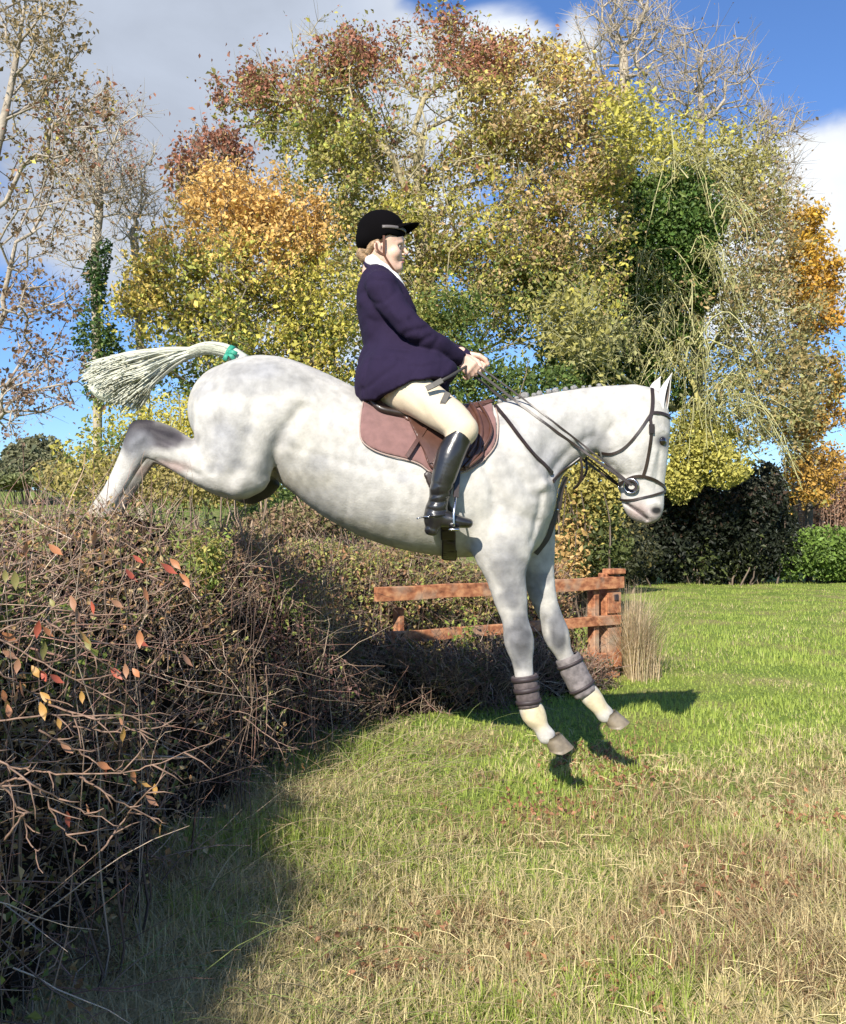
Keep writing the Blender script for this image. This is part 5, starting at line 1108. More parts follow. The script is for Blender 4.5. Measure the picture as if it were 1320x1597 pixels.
for pts, y in SPR:
    y = y * .80 if y < 2.9 else y
    P = catmull([px(*zpx(a, b), y + .05 * rs.uniform(-1, 1)) for a, b in pts], 6); P += np.array([[rs.gauss(0, .0012), rs.gauss(0, .004), rs.gauss(0, .0012)] for _ in P])
    m = MB(); m.tube(P, np.linspace(.0022, .0009, len(P)), 6)
    for k in range(3, len(P) - 2, 4):       # short side twigs
        d = P[k + 1] - P[k]; d /= np.linalg.norm(d); s = np.cross(d, (0, 1, 0)) * rs.choice((-1, 1)); q = P[k] + (d * .6 + s * .7 + np.array([0, rs.uniform(-.5, .5), 0])) * rs.uniform(.02, .09); m.tube([P[k], (P[k] + q) / 2 + d * .005, q], [.0017, .0013, .0007], 4)
    m.build('spray', M_SPRAY, hedge, smooth=True)
LV = [(110, 340, 'o'), (515, 450, 'r'), (548, 395, 'r'), (665, 430, 'r'), (590, 525, 'o'), (290, 562, 't'), (312, 612, 't'), (375, 585, 'r'), (160, 665, 'r'), (175, 690, 'o'), (8, 715, 'o'), (10, 790, 't'), (150, 790, 't'), (170, 882, 'r'), (205, 888, 'r'), (160, 868, 'r'),
      (82, 912, 'o'), (335, 955, 'y'), (25, 990, 'y'), (10, 950, 'o'), (560, 738, 'r'), (575, 705, 'o'), (515, 842, 't'), (455, 858, 'r'), (545, 862, 'o'), (510, 1108, 'y'), (440, 1258, 'r'), (400, 1250, 'o'), (570, 1325, 'y'), (637, 1337, 'y'), (600, 1385, 't'), (275, 1450, 'r'), (667, 1487, 'y'), (185, 752, 'g'),
      (240, 1062, 'y'), (75, 820, 't'), (130, 850, 'y'), (250, 1170, 't'), (205, 575, 'g'), (350, 730, 'g'), (325, 705, 'y'), (458, 580, 't'), (700, 410, 'o'), (740, 470, 'o'), (395, 290, 'o'), (200, 350, 'o'), (165, 1000, 'y'), (165, 960, 'y'), (70, 955, 't'), (60, 460, 'g'), (20, 455, 'g'), (750, 800, 't'), (540, 1275, 'o'), (490, 1060, 't'), (30, 1010, 'o'), (355, 1420, 't')]
LCOL = {'r': (.50, .12, .07), 'o': (.52, .22, .10), 't': (.42, .22, .13), 'y': (.55, .31, .09), 'g': (.30, .27, .09)}
LM = {k: principled('spray_leaf_' + n_, c, .5, noise=(50, .7, 1.25), transl=.3) for (k, c), n_ in zip(LCOL.items(), ('red', 'orange', 'tan', 'yellow', 'green'))}
def leaf_shape():
    V = []; n = 6; w = [0.04, .30, .42, .36, .18, .0]
    for i in range(n):
        t = i / (n - 1); y_ = .5 * w[i]; z = -.10 * math.sin(math.pi * t); 
        V += [(t, -y_ * (1 + .12 * math.sin(i * 5)), z + .12 * y_ * 2), (t, 0, z), (t, y_ * (1 + .12 * math.cos(i * 4)), z + .12 * y_ * 2)]
    F = [(i * 3 + a, (i + 1) * 3 + a, (i + 1) * 3 + a + 1, i * 3 + a + 1) for i in range(n - 1) for a in (0, 1)]; return V, F
lv, lf_ = leaf_shape(); lmesh = {}
for k in LCOL:
    o = mesh_obj('leaf', lv, lf_, LM[k], hedge); lmesh[k] = o.data; bpy.data.objects.remove(o)
for (a, b, k) in LV:
    u, v = zpx(a, b); o = bpy.data.objects.new('leaf', lmesh[k]); COL.objects.link(o); o.parent = hedge; o.matrix_parent_inverse = Matrix.Translation(-Vector(hedge.location))
    y = 1.84 + .10 * rs.uniform(-1, 1); s = rs.uniform(.024, .037); o.location = px(u, v - 4, y); o.scale = (s, s, s); o.rotation_euler = (rs.uniform(.6, 1.6), rs.uniform(.5, 1.7), rs.uniform(-.9, .9))
# ------------------------------------------------------------------ trees
def px_of(P): return 660 + P[:, 0] * F_PX / P[:, 1], HOR - (P[:, 2] - CAM_H) * F_PX / P[:, 1]
def zone_colour(r, P, zones, jit=.35):
    """zones: (u, v, ru, rv, colour, weight) -> pigment of each leaf; several zones mix where they overlap (kinds of foliage, some with shade put into the colour)"""
    u, v = px_of(P); n = len(P); W = np.zeros((n, len(zones)))
    for k, z in enumerate(zones):
        d2 = ((u - z[0]) / z[2]) ** 2 + ((v - z[1]) / z[3]) ** 2; W[:, k] = z[5] * np.exp(-d2 * 1.2) * (1 + .9 * np.clip(fnoise(P, 1.3, 100 + k, 3), -1, 1)) + 1e-4
    W = np.maximum(W, 1e-5); W /= W.sum(1, keepdims=True); k = (W.cumsum(1) > r.random((n, 1))).argmax(1)
    return np.array([z[4] for z in zones])[k] * (1 - jit + 2 * jit * r.random((n, 1)))
def grow(r, trunk, att, step=.45, bias=.22, droop=0.0, wob=.10):
    """trunk: (n,3) polyline; att: crown points -> nodes, parents"""
    N = [np.array(p, float) for p in catmull(trunk, 4)]; par = [-1] + list(range(len(N) - 1)); n0 = len(N)
    dist = [0.0]; 
    for i in range(1, n0): dist.append(dist[-1] + float(np.linalg.norm(N[i] - N[i - 1])))
    T = np.array(N); order = np.argsort([np.linalg.norm(T - a, axis=1).min() for a in att]); cap = n0 + len(att) * 14
    A = np.zeros((cap, 3)); A[:n0] = T; Dd = np.zeros(cap); Dd[:n0] = dist; n = n0; tips = []
    for q in order:
        a = att[q]; d = np.linalg.norm(A[:n] - a, axis=1); up = a[2] - A[:n, 2]
        cost = d + bias * Dd[:n] + .5 * np.maximum(0, -up) * (1 - droop); j = int(np.argmin(cost)); L = d[j]
        k = max(1, min(12, int(L / step))); b = A[j]; side = r.normal(size=3) * L * wob * 1.5; arc = np.array([0, 0, L * (.14 if droop < .5 else -.05)])
        prev = j
        for i in range(1, k + 1):
            t = i / k; p = b + (a - b) * t + (side + arc) * math.sin(math.pi * t) + r.normal(size=3) * .03
            if n >= cap: break
            A[n] = p; Dd[n] = Dd[prev] + np.linalg.norm(p - A[prev]); par.append(prev); prev = n; n += 1
        tips.append(prev)
    return A[:n], np.array(par), np.array(tips), n0
def skin(A, par, tips, n0, r0, rt, sides_big=7, pexp=1.55):
    n = len(A); w = np.zeros(n); 
    for t in tips: w[t] = 1
    for i in range(n - 1, 0, -1): w[par[i]] += w[i]
    tot = max(w[0], 1); R = rt + (r0 - rt) * (w / tot) ** (1 / pexp)
    # polylines: from each node that starts a child line
    kids = [[] for _ in range(n)]
    for i in range(1, n): kids[par[i]].append(i)
    lines = []; stack = [(0, None)]
    while stack:
        i, frm = stack.pop(); ln = [frm, i] if frm is not None else [i]
        while kids[i]:
            ks = sorted(kids[i], key=lambda q: -w[q]); 
            for q in ks[1:]: stack.append((q, i))
            i = ks[0]; ln.append(i)
        if len(ln) > 1: lines.append(ln)
    return R, lines
def tubes(lines, A, R, sides, filt):
    V, F, off = [], [], 0
    for ln in lines:
        P = A[ln]; rad = R[ln].copy(); rad[0] = min(rad[0], rad[1] * 1.15)
        big = filt(rad.max())
        s = sides if big else 3
        T = np.gradient(P, axis=0); T /= np.linalg.norm(T, axis=1, keepdims=True) + 1e-9
        a = np.cross(T, np.array([.13, .94, .31])); a /= np.linalg.norm(a, axis=1, keepdims=True) + 1e-9; b = np.cross(T, a); th = np.arange(s) * 2 * np.pi / s
        v = P[:, None] + rad[:, None, None] * (a[:, None] * np.cos(th)[None, :, None] + b[:, None] * np.sin(th)[None, :, None]); n = len(P)
        i = np.arange(n - 1)[:, None] * s; k = np.arange(s)[None]; f = np.stack([i + k, i + (k + 1) % s, i + s + (k + 1) % s, i + s + k], -1).reshape(-1, 4)
        V.append(v.reshape(-1, 3)); F.append(f + off); off += n * s
    return np.vstack(V), np.vstack(F)
def blob_pts(r, blobs, n):
    """blobs: (u, v, ru, rv, depth, depth radius in m, weight)"""
    w = np.array([b[6] for b in blobs], float); k = r.choice(len(blobs), n, p=w / w.sum()); q = rand_unit(r, n) * (r.random((n, 1)) ** (1 / 2.6)); B = np.array([b[:6] for b in blobs])[k]
    y = B[:, 4] + q[:, 1] * B[:, 5]; u = B[:, 0] + q[:, 0] * B[:, 2]; v = B[:, 1] + q[:, 2] * B[:, 3]
    return np.stack([(u - 660) / F_PX * y, y, CAM_H - (v - HOR) / F_PX * y], 1)
def tree(name, label, cat, trunk, blobs, n_att, r0, bark, seed, leaf=None, rt=.007, twigs=4, twig_len=.45, droop=0.0, group=None, leafy=1.0, twig_r=.006, bias=.22, step=.45):
    """trunk in (u,v,depth); leaf=(count per twig, size lo, size hi, spread, zones)"""
    r = np.random.default_rng(seed); T = np.array([px(*p) for p in trunk]); att = blob_pts(r, blobs, n_att)
    A, par, tips, n0 = grow(r, T, att, step=step, droop=droop, bias=bias); R, lines = skin(A, par, tips, n0, r0, rt)
    root = empty(name, T[0], label=label, cat=cat, group=group)
    V, F = tubes([l for l in lines if R[l].max() > r0 * .28], A, R, 9, lambda m: True); mesh_obj('trunk', V, F, M_BARK, root, colors=np.tile(np.array(bark), (len(V), 1)))
    small = [l for l in lines if R[l].max() <= r0 * .28]
    if small: V, F = tubes(small, A, R, 5, lambda m: m > .03); mesh_obj('branches', V, F, M_BARK, root, colors=np.tile(np.array(bark) * 1.1, (len(V), 1)), kind='stuff')
    # fine twigs
    base = np.concatenate([tips, np.arange(n0, len(A))[r.random(len(A) - n0) < .35]]); n = len(base) * twigs; b = np.repeat(base, twigs)
    d = A[b] - A[par[b]]; d /= np.linalg.norm(d, axis=1, keepdims=True) + 1e-9; D = d * .6 + rand_unit(r, n) * .8 + np.array([0, 0, .35 - 1.1 * droop]); D /= np.linalg.norm(D, axis=1, keepdims=True); L_ = twig_len * (.4 + .9 * r.random(n))
    t = np.linspace(0, 1, 5)[None, :, None]; P = A[b][:, None] + D[:, None] * L_[:, None, None] * t + rand_unit(r, n)[:, None] * L_[:, None, None] * .22 * t * t + np.array([0, 0, -droop * .5]) * t * t * L_[:, None, None]
    Rr = np.tile(np.array([1, .85, .7, .55, .3]) * twig_r, (n, 1)); V, F, C_ = strands(P, Rr, np.array(bark) * (.75 + .7 * r.random((n, 1)))); mesh_obj('twigs', V, F, M_TWIG, root, colors=C_, kind='stuff')
    if leaf:
        k, lo, hi, sp, zones = leaf; Q = P[:, 1:].reshape(-1, 3); m = int(len(P) * k); Q = Q[r.integers(0, len(Q), m)] + r.normal(size=(m, 3)) * sp
        if leafy < 1: Q = Q[fnoise(Q, 1.1, seed + 5, 3) < (leafy * 2 - 1) + .22 * r.normal(size=len(Q))]
        c = zone_colour(r, Q, zones); V, F, C_ = leaf_mesh(r, Q, r.uniform(lo, hi, len(Q)) * np.exp(np.clip(.32 * r.normal(size=len(Q)), -.8, .45)), c, up=.35, fold=.12, face=np.array([0, -.25, 0])); mesh_obj('crown', V, F, M_LEAF, root, smooth=False, colors=C_, kind='stuff')
    return root
YG, OL, LI, OR, OY, RB, TN, DG, MG = (.50, .45, .09), (.36, .33, .10), (.44, .46, .11), (.70, .45, .15), (.68, .52, .14), (.36, .16, .10), (.46, .32, .16), (.05, .10, .025), (.15, .20, .05)
GB, PB, LB = (.20, .17, .13), (.38, .33, .25), (.33, .32, .16)
# big ash behind the rider
tree('ash_tree', 'largest tree, yellow green with reddish seed bunches at its top, behind the rider', 'tree', [(700, 900, 22), (690, 700, 22), (672, 520, 22), (660, 380, 22), (650, 250, 22)],
     [(620, 180, 240, 110, 22, 2.0, 5), (470, 160, 110, 70, 22, 1.4, 1.3), (430, 135, 60, 30, 21.8, .8, .5), (690, 100, 110, 60, 22.4, 1.3, 1.5), (850, 170, 130, 100, 22, 1.8, 2.4), (760, 330, 190, 130, 21.5, 2.0, 4.5), (600, 340, 130, 120, 21.8, 1.6, 2.0), (700, 480, 140, 110, 21.0, 1.5, 2.6), (900, 330, 90, 110, 21.5, 1.5, 1.8), (540, 250, 110, 90, 21.8, 1.2, 1.6), (560, 430, 90, 120, 21.5, 1.2, 1.6), (820, 450, 100, 90, 21.3, 1.2, 2.2), (900, 450, 70, 90, 21.8, 1.0, 1.4), (920, 250, 70, 90, 22, 1.2, 1.4), (520, 110, 70, 40, 21.8, 1, .8), (790, 110, 110, 50, 22.2, 1.2, 1.2)] + [(u, v, 13, 30, 22, .4, .12) for u, v in ((350, 150), (400, 100), (455, 78), (492, 60), (545, 75), (580, 95), (625, 60), (660, 48), (700, 52), (742, 70), (800, 80))],
     1350, .30, (.34, .29, .17), 201, (14, .065, .118, .12, [(620, 300, 260, 200, OL, 1.6), (600, 480, 200, 120, OL, 1.4), (700, 300, 200, 160, YG, 1.5), (640, 560, 200, 120, LI, .9), (500, 200, 120, 60, LI, .9), (760, 240, 60, 30, LI, 1.0), (870, 100, 90, 50, OY, 1.6), (560, 100, 200, 50, RB, 1.7), (690, 70, 130, 45, RB, 1.6), (420, 130, 90, 45, RB, 1.3), (650, 150, 200, 60, (.46, .38, .14), 1.2), (860, 220, 130, 110, TN, 2.0), (740, 390, 150, 80, TN, 1.6), (660, 240, 130, 60, RB, .7), (600, 480, 300, 200, MG, .8), (760, 500, 120, 100, MG, 1.0)]), leafy=.73)
# its neighbour behind, red brown bunches
tree('ash_tree', 'small half bare tree with reddish seed bunches between the bare trees and the big ash', 'tree', [(370, 900, 25), (368, 600, 25), (350, 420, 25), (335, 320, 25)], [(330, 250, 60, 70, 25, 1.2, 2), (300, 300, 40, 60, 25, 1, 1), (350, 340, 70, 60, 25, 1.3, 1.4)],
     120, .16, GB, 202, (5, .09, .15, .09, [(330, 240, 90, 70, RB, 2), (310, 330, 80, 60, OL, 1), (330, 280, 80, 80, TN, .8)]), leafy=.7)
# maple
tree('maple_tree', 'round field maple, orange at the top and yellow green below, above the horse tail', 'tree', [(385, 900, 18), (384, 700, 18), (380, 560, 18), (378, 430, 18), (376, 350, 18)],
     [(370, 330, 95, 60, 18, 1.0, 1.6), (450, 360, 75, 55, 18, 1.0, 1.3), (370, 440, 165, 90, 17.8, 1.5, 3.2), (270, 440, 60, 80, 17.8, .8, 1.0), (480, 480, 85, 95, 17.6, 1.1, 1.6), (330, 540, 150, 60, 17.5, 1.1, 1.8), (500, 560, 70, 60, 17.4, .9, .9), (225, 470, 45, 50, 17.8, .6, .5), (410, 590, 150, 70, 17.6, 1.0, 1.6)],
     520, .20, GB, 203, (13, .06, .10, .085, [(370, 300, 110, 60, OR, 2.6), (470, 340, 80, 50, OR, 2.2), (290, 360, 50, 40, OR, 1.4), (400, 410, 60, 40, OR, 1.1), (230, 460, 50, 40, OY, 2), (370, 440, 170, 60, OY, 1.0), (320, 430, 70, 50, LI, 1.6), (420, 460, 140, 70, YG, 1.6), (330, 520, 170, 60, YG, 1.5), (380, 500, 200, 60, MG, .9), (500, 520, 80, 80, YG, 1.8), (540, 560, 50, 40, OY, 1.2), (340, 590, 200, 60, MG, 1.3), (480, 580, 60, 30, OY, 1.4)]))
# bare trees at the left
tree('bare_tree', 'tall pale half bare tree at the far left edge with hanging brown seed bunches', 'tree', [(-60, 900, 15), (-50, 650, 15), (-38, 430, 15), (-10, 260, 15), (20, 120, 15), (40, 0, 15)],
     [(60, 60, 70, 110, 15, 1.0, 2.4), (80, 190, 70, 90, 15, 1.1, 2), (60, 330, 80, 90, 15, 1.1, 2), (50, 470, 80, 70, 15, 1.0, 1.6), (70, 590, 80, 70, 15, 1.0, 1.4), (30, 640, 60, 50, 15, .8, .8), (20, -60, 80, 60, 15, 1, .7), (150, 160, 30, 30, 15, .5, .3)],
     420, .115, (.34, .29, .23), 204, (3.6, .05, .09, .05, [(60, 60, 120, 140, (.32, .24, .12), 2), (60, 350, 120, 160, (.24, .16, .09), 2), (70, 560, 120, 160, (.24, .15, .10), 2), (60, 250, 100, 80, YG, .5), (80, 200, 90, 60, RB, 1.3)]), leafy=.95, twig_len=.30, twig_r=.0045, twigs=3, step=.35)
tree('bare_tree', 'slim pale bare tree with a dark ivy wrapped trunk above the horse tail', 'tree', [(152, 900, 19), (152, 640, 19), (150, 500, 19), (148, 400, 19), (155, 320, 19), (150, 240, 19)],
     [(150, 250, 70, 80, 19, 1.0, 2.2), (120, 300, 60, 60, 19, .9, 1), (180, 190, 50, 60, 19, .8, 1.2), (190, 300, 50, 50, 19, .7, .8), (130, 390, 50, 40, 19, .6, .4)],
     220, .09, PB, 205, (.9, .05, .09, .05, [(150, 200, 80, 60, RB, 1), (140, 300, 80, 80, (.3, .2, .12), 1)]), twig_len=.5, twig_r=.006, twigs=4)
tree('bare_tree', 'thin bare tree with several upright stems just left of the orange maple', 'tree', [(222, 900, 20), (220, 640, 20), (216, 480, 20), (212, 410, 20), (206, 360, 20)],
     [(215, 330, 26, 110, 20, .5, 2.0), (235, 300, 14, 90, 20, .4, .9), (190, 340, 22, 60, 20, .4, .7), (250, 350, 20, 50, 20, .4, .4)], 110, .08, PB, 206, None, twig_len=.38, twig_r=.006, twigs=3)
# bare crowns at the right, behind
tree('bare_tree', 'tall bare tree top rising behind the ivy covered tree at upper right, left of two', 'tree', [(985, 900, 28), (985, 500, 28), (980, 260, 28), (975, 140, 28), (972, 70, 28)],
     [(975, 60, 60, 90, 28, 1.6, 2.4), (930, 60, 40, 60, 28, 1.0, 1.0), (1020, 90, 50, 80, 28, 1.4, 1.4), (1020, 10, 40, 60, 28, 1.2, .9), (960, -30, 60, 60, 28, 1, .6)], 210, .17, (.40, .34, .26), 207, (.35, .06, .10, .05, [(980, 60, 200, 200, (.3, .22, .14), 1)]), twig_len=.7, twig_r=.0085, twigs=4, rt=.010)
tree('bare_tree', 'wide bare tree top rising behind the ivy covered tree at upper right, right of two', 'tree', [(1085, 900, 27), (1088, 500, 27), (1092, 300, 27), (1094, 190, 27), (1092, 110, 27)],
     [(1090, 110, 50, 90, 27, 1.5, 2.0), (1150, 130, 50, 80, 27, 1.4, 1.4), (1210, 200, 50, 60, 27, 1.2, 1.2), (1190, 270, 60, 50, 27, 1.2, 1.2), (1230, 310, 30, 50, 27, 1, .6), (1050, 140, 40, 60, 27, 1.2, .8)], 270, .18, (.34, .29, .22), 208, (.35, .06, .10, .05, [(1100, 150, 200, 200, (.28, .2, .13), 1)]), twig_len=.7, twig_r=.0085, twigs=4, rt=.010)
# ivy covered tree at the right
IV = tree('ivy_covered_tree', 'broad tree with dark green ivy and pale drooping twigs above the horse head', 'tree', [(1010, 910, 25.5), (1005, 740, 25.5), (1010, 600, 25.5), (1020, 450, 25.5), (1040, 320, 25.5), (1060, 230, 25.5)],
     [(1040, 250, 100, 60, 25.5, 1.4, 1.8), (1130, 270, 80, 70, 25.5, 1.3, 1.4), (1180, 360, 70, 80, 25.5, 1.3, 1.5), (1120, 480, 100, 100, 25.1, 1.5, 2.0), (960, 420, 90, 90, 25.1, 1.2, 1.5), (1200, 500, 80, 100, 25.5, 1.3, 1.5), (1150, 620, 120, 80, 25.0, 1.4, 1.8), (1230, 620, 70, 90, 25.5, 1.2, 1.2), (900, 520, 60, 60, 19.8, .8, .8), (990, 200, 50, 40, 20, .8, .6)],
     620, .22, LB, 219, (7.0, .08, .14, .13, [(1040, 230, 140, 60, YG, 2), (1150, 300, 120, 80, (.34, .31, .12), 2), (960, 400, 90, 60, YG, 1.6), (1180, 400, 90, 90, TN, 1.4), (1130, 560, 160, 120, (.32, .31, .13), 1.8), (1220, 560, 90, 120, (.36, .28, .12), 1.6), (900, 500, 80, 80, OL, 1)]), twig_len=.75, twig_r=.008, twigs=4, droop=.12)
def leaf_cloud(root, blobs, n, lo, hi, zones, seed, name='ivy', up=.5, holes=.0):
    r = np.random.default_rng(seed); P = blob_pts(r, blobs, n); P = P + .25 * np.stack([fnoise(P, 1.2, seed + i, 3) for i in range(3)], 1)
    if holes: P = P[fnoise(P, 1.5, seed + 9, 3) < holes + .25 * r.normal(size=len(P))]
    V, F, C_ = leaf_mesh(r, P, r.uniform(lo, hi, len(P)) * np.exp(np.clip(.3 * r.normal(size=len(P)), -.8, .4)), zone_colour(r, P, zones), up=up, face=np.array([0, -.5, 0])); return mesh_obj(name, V, F, M_LEAF, root, smooth=False, colors=C_, kind='stuff')
leaf_cloud(IV, [(1040, 340, 88, 80, 24.5, 1.0, 3), (1000, 420, 85, 70, 24.7, 1.0, 2.2), (1000, 520, 85, 60, 24.7, .9, 2), (900, 560, 70, 60, 24.7, .8, 1.6), (960, 270, 40, 60, 24.7, .6, .6), (1080, 430, 50, 50, 24.7, .7, .8), (1000, 600, 80, 60, 24.7, .8, 1.2)], 42000, .08, .14,
           [(1040, 360, 150, 160, (.075, .14, .03), 2), (1000, 440, 150, 160, (.15, .23, .05), 2), (940, 560, 120, 70, MG, .8), (1040, 300, 120, 60, MG, .6)], 301)
# drooping lichen-pale limbs in front of the ivy
r = np.random.default_rng(302); Ls = []; Rs = []
hubs = [((1075, 560), 24.2, 26, (-1, 1), 170), ((1050, 500), 24.2, 18, (-1, .4), 150), ((960, 520), 24.0, 26, (-.6, 1), 130), ((1110, 640), 24.0, 26, (-.3, 1), 170), ((1010, 430), 24.4, 16, (-.6, 1), 120), ((1060, 260), 24.4, 12, (-1, 1), 150), ((1130, 330), 24.5, 10, (.0, 1), 110), ((1090, 400), 24.3, 16, (.2, 1), 140)]
main = []
for (h, y, k, sx, ln) in hubs:
    for i in range(k):
        a = r.uniform(sx[0], sx[1]); L_ = ln * r.uniform(.5, 1.1); rise = r.uniform(.05, .45) * L_; fall = r.uniform(.0, .75) * L_; yy = y - r.uniform(0, 1.0)
        t = np.linspace(0, 1, 10); u = h[0] + r.normal() * 14 + a * L_ * t; v = h[1] + r.normal() * 14 - rise * np.sin(np.pi * np.minimum(1, t * 1.2)) + fall * t ** 2.2; yq = yy - .4 * t + .1 * r.normal(size=10).cumsum() * .3
        P = np.stack([(u - 660) / F_PX * yq, yq, CAM_H - (v - HOR) / F_PX * yq], 1) + r.normal(size=(10, 3)).cumsum(0) * .035; Ls.append(P); Rs.append(np.linspace(.022, .007, 10) * r.uniform(.6, 1.3)); main.append(P)
for P in list(main):
    for j in range(5):
        i = r.integers(2, 9); d = rand_unit(r, 1)[0] * .5 + (P[min(i + 1, 9)] - P[i]) / .2 * .4 + np.array([0, -.1, -.15]); t = np.linspace(0, 1, 10)[:, None]; L_ = r.uniform(.2, .6); Ls.append(P[i] + d * L_ * t + np.array([0, 0, -.3]) * t * t * L_ + r.normal(size=(10, 3)).cumsum(0) * .006); Rs.append(np.linspace(.007, .003, 10))
V, F, C_ = strands(np.array(Ls), np.array(Rs), np.array([.40, .38, .19]) * (.6 + .7 * r.random((len(Ls), 1)))); mesh_obj('drooping_limbs', V, F, M_TWIG, IV, colors=C_, kind='stuff')
Q = np.array(Ls).reshape(-1, 3)[r.integers(0, len(Ls) * 10, 5200)] + r.normal(size=(5200, 3)) * .07; V, F, C_ = leaf_mesh(r, Q, r.uniform(.045, .08, len(Q)), mix_cols(r, len(Q), [(.34, .34, .10), (.26, .28, .07), (.40, .32, .12)], [2, 2, 1])); mesh_obj('leaves', V, F, M_LEAF, IV, smooth=False, colors=C_, kind='stuff')
# crooked yellow limb beside the horse head
m = MB()
for pts, y, ra, rb in ((((1040, 545), (1068, 575), (1085, 610), (1092, 660), (1080, 700)), 24.0, .08, .04), (((1085, 615), (1110, 640), (1150, 680), (1190, 720)), 24.0, .035, .012),  (((1120, 640), (1100, 632), (1088, 622)), 24.1, .03, .04), (((1092, 650), (1060, 690), (1066, 720)), 24.0, .02, .01)):
    P = catmull([px(u, v, y) for u, v in pts], 5); m.tube(P + r.normal(size=P.shape) * .012, np.linspace(ra, rb, len(P)), 7)
lm = m.build('limb', M_BARK, IV, smooth=True, colors=None)
a = lm.data.attributes.new('tint', 'FLOAT_COLOR', 'POINT'); a.data.foreach_set('color', np.tile(np.array([.42, .38, .14, 1], np.float32), len(lm.data.vertices)))
# ivy on the slim left tree, and the orange oak at the right edge
tl_ = [o for o in COL.objects if o.get('label', '').startswith('slim pale bare tree')][0]
leaf_cloud(tl_, [(150, 430, 20, 60, 18.9, .35, 1), (148, 520, 28, 60, 18.9, .45, 1.2), (155, 600, 40, 50, 18.8, .5, 1.2), (172, 540, 22, 40, 18.9, .35, .6)], 3600, .06, .10, [(150, 480, 80, 160, DG, 2), (160, 560, 60, 100, MG, 1)], 303)
tree('oak_tree', 'orange autumn oak at the right edge of the picture', 'tree', [(1262, 912, 27), (1262, 760, 27), (1258, 640, 27), (1250, 520, 27), (1246, 420, 27)],
     [(1252, 370, 30, 50, 27, .8, 1.2), (1255, 440, 50, 50, 27, .9, 1.4), (1285, 430, 36, 30, 27, .7, .8), (1262, 500, 45, 40, 27, .8, .9), (1280, 640, 45, 50, 27, .8, 1.1), (1250, 570, 40, 40, 27, .7, .5), (1310, 590, 30, 30, 27, .7, .4), (1240, 680, 40, 40, 27, .8, .8), (1262, 745, 50, 60, 26.6, .8, 1.4)],
     230, .10, (.13, .11, .08), 211, (13, .08, .13, .09, [(1250, 400, 70, 70, (.58, .36, .05), 2), (1265, 470, 70, 60, (.55, .30, .05), 2), (1280, 620, 60, 60, (.50, .30, .07), 2), (1250, 560, 90, 60, OL, .7)]))
# bushes and banks under the trees
def bush(name, label, cat, blobs, n, lo, hi, zones, seed, base, stems=8, bark=(.16, .12, .09), up=.45, group=None, holes=.55):
    r = np.random.default_rng(seed); root = empty(name, base, label=label, cat=cat, group=group); att = blob_pts(r, blobs, max(30, stems * 6)); b = np.array(base)
    Ls = []
    for a in att[:stems * 6]:
        t = np.linspace(0, 1, 8)[:, None]; s = b + np.array([(a[0] - b[0]) * .7 + r.normal() * .2, (a[1] - b[1]) * .7, 0]); s[2] = float(ground_z(s[0], s[1])) - .02; Ls.append(s + (a - s) * t + np.array([0, 0, .12]) * np.sin(t * 3.1) + r.normal(size=(8, 3)).cumsum(0) * .03)
    V, F, C_ = strands(np.array(Ls), np.tile(np.linspace(.03, .008, 8), (len(Ls), 1)), mix_cols(r, len(Ls), [bark], [1])); mesh_obj('branches', V, F, M_TWIG, root, colors=C_, kind='stuff')
    leaf_cloud(root, blobs, n, lo, hi, zones, seed + 1, 'leaves', up, holes); return root
def gp(u, y): x = (u - 660) / F_PX * y; return (x, y, float(ground_z(x, y)))
BK, BB = (.020, .026, .014), (.05, .04, .03)  # BK: dark leaves with the overhanging boughs' shade put into the colour
bush('bush', 'yellow green bush between the horse chest and the fence end post', 'bush', [(915, 800, 55, 60, 14, .8, 2), (905, 750, 50, 50, 14, .7, 1.4), (940, 850, 45, 40, 14, .7, 1.2), (890, 860, 30, 50, 13.5, .5, 1)], 9000, .05, .09, [(910, 760, 80, 60, (.42, .36, .10), 2), (930, 830, 70, 50, (.10, .12, .035), 2), (885, 860, 30, 60, (.55, .36, .14), 2.2)], 401, gp(915, 14))  # middle zone: shade under the lit top put into darker leaves
leaf_cloud(IV, [(1090, 700, 60, 55, 23.8, .9, 2), (1060, 755, 40, 32, 23.6, .7, 1), (1130, 735, 50, 35, 23.8, .8, 1)], 8000, .08, .13, [(1090, 720, 110, 70, (.48, .44, .11), 2), (1090, 690, 110, 70, (.28, .28, .08), 1)], 402, 'low_crown', holes=.8)
bush('dark_thicket', 'dark evergreen thicket with its shade put into the leaf colour, behind the field edge, right of the horse head', 'thicket', [(1000, 840, 90, 75, 25, 1.0, 2), (1100, 830, 90, 85, 25.5, 1.2, 2.6), (1190, 790, 60, 70, 26, 1.2, 1.8), (1190, 860, 60, 50, 25.5, 1.1, 1.4), (1070, 790, 60, 40, 25, 1.0, 1), (960, 850, 50, 60, 24.5, .8, 1.2)], 34000, .09, .15, [(1100, 820, 200, 120, BK, 2.5), (1120, 880, 80, 30, (.08, .10, .03), .9), (1080, 780, 100, 40, (.07, .045, .03), 1), (1180, 730, 60, 30, (.09, .09, .06), 1.2)], 403, gp(1100, 25.5), holes=2)
bush('dark_thicket', 'dark undergrowth behind the fence rails between bush and thicket', 'thicket', [(870, 840, 110, 70, 20, 1.0, 2), (960, 860, 60, 50, 21, 1.0, 1)], 9000, .08, .12, [(900, 850, 200, 100, (.05, .055, .025), 2), (860, 800, 120, 60, (.20, .17, .06), 1)], 404, gp(900, 20.5), holes=2)
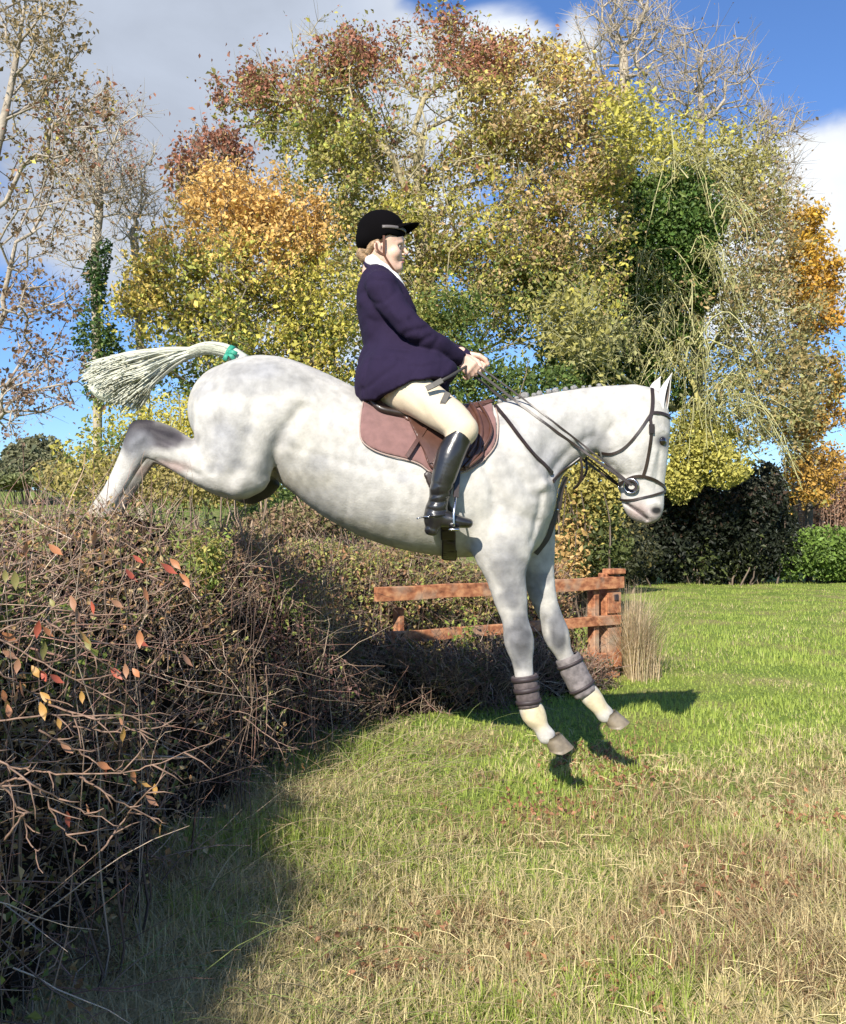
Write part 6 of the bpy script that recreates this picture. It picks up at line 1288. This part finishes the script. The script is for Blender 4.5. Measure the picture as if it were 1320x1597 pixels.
bush('hedgerow', 'brown bare hedgerow beyond the field at the right edge', 'hedge', [(1290, 770, 60, 75, 36, 1.8, 2), (1350, 780, 70, 80, 36, 1.8, 1.4), (1250, 720, 30, 30, 36, 1, .5)], 10000, .08, .14, [(1290, 760, 100, 80, (.34, .20, .13), 2), (1290, 740, 100, 80, (.28, .22, .14), 1)], 405, gp(1290, 36), stems=40, bark=(.30, .2, .15), holes=2)
bush('bush', 'green scrub at the foot of the brown hedgerow at the right edge', 'bush', [(1285, 860, 60, 45, 26, .8, 2), (1340, 860, 60, 50, 26, .8, 1.2), (1230, 880, 30, 25, 26, .6, .5)], 9000, .08, .13, [(1290, 850, 90, 60, (.17, .26, .05), 2), (1270, 880, 80, 40, (.09, .14, .035), 1)], 406, gp(1280, 29), holes=.8)
bush('bush', 'yellow green bush behind the hock of the horse', 'bush', [(190, 670, 70, 60, 11, .7, 2), (250, 640, 80, 50, 12, .8, 1.8), (150, 720, 60, 35, 10.5, .6, 1.2), (330, 660, 80, 60, 12, .8, 1.4), (240, 730, 100, 40, 10.5, .7, 1.4), (170, 775, 130, 40, 9.5, .6, 1.6), (320, 770, 140, 40, 9.8, .6, 1.6)], 22000, .035, .06, [(190, 680, 120, 60, (.48, .43, .09), 2), (250, 620, 90, 40, (.55, .48, .09), 2), (150, 690, 60, 60, MG, 1), (180, 740, 120, 40, (.34, .28, .10), 1.6)], 407, gp(220, 11.5), bark=(.28, .24, .12), stems=2)
bush('bush', 'green undergrowth below the maple behind the horse back', 'bush', [(470, 640, 110, 60, 16, .8, 2), (560, 680, 110, 60, 16, .8, 2), (420, 740, 140, 70, 15.5, .8, 2), (640, 620, 70, 60, 17, .8, 1.6), (460, 800, 140, 50, 14, .8, 1.4), (780, 600, 80, 50, 18, .8, 1.6), (740, 560, 60, 50, 18.2, .7, .8), (700, 500, 80, 60, 19, .8, 1.0), (850, 590, 60, 40, 19, .7, 1), (810, 560, 50, 30, 18.6, .5, .7)], 27000, .06, .10, [(520, 620, 200, 80, (.22, .23, .05), 2), (430, 740, 200, 80, MG, 2), (760, 600, 120, 80, (.10, .15, .035), 2)], 408, gp(560, 16.5), stems=2)
bush('scrub', 'brown tangle of scrub seen under the belly and flank of the horse', 'bush', [(440, 805, 100, 48, 8.6, .4, 2), (300, 815, 120, 36, 8.2, .4, 1.4), (560, 850, 110, 40, 8.8, .4, 1.6)], 9000, .03, .05, [(440, 800, 200, 60, (.30, .20, .12), 2), (440, 800, 200, 60, (.24, .22, .09), 1)], 412, gp(440, 8.6), stems=10, bark=(.3, .22, .15), holes=2)
# far off at the left: round tree, hedges and pale fields over the hedge
bush('round_tree', 'round olive green tree far off over the hedge at the left edge', 'tree', [(55, 715, 48, 34, 62, 3.0, 2), (20, 735, 40, 25, 60, 3, 1.2), (92, 728, 26, 26, 60, 2, .7)], 8000, .20, .36, [(50, 720, 100, 60, (.19, .19, .10), 2), (60, 740, 80, 30, (.11, .13, .07), 1)], 409, gp(50, 61), holes=2)
bush('far_hedgerow', 'low green hedgerow far off at the left below the round tree', 'hedge', [(100, 748, 60, 12, 50, 1.5, 1), (0, 748, 70, 10, 50, 1.5, 1), (200, 752, 70, 16, 48, 1.5, 1)], 6000, .16, .28, [(80, 745, 200, 40, (.20, .22, .09), 2), (120, 750, 80, 20, (.30, .26, .12), 1)], 410, gp(90, 49), holes=2)
# distant wood that closes the horizon behind everything
r = np.random.default_rng(420)
bl = [(u, 800 - 25 * math.sin(u * .013) ** 2, 190, 45, 95, 4, 1) for u in range(-700, 2100, 110)]
P = blob_pts(r, bl, 24000); P[:, 2] = np.maximum(P[:, 2], ground_z(P[:, 0], P[:, 1])); V, F, C_ = leaf_mesh(r, P, r.uniform(.5, .9, len(P)), mix_cols(r, len(P), [(.14, .14, .07), (.20, .16, .08), (.09, .11, .05)], [2, 1, 2])); mesh_obj('distant_wood', V, F, M_LEAF, smooth=False, colors=C_, kind='stuff', label='low line of far woodland on the horizon behind the field', cat='wood')
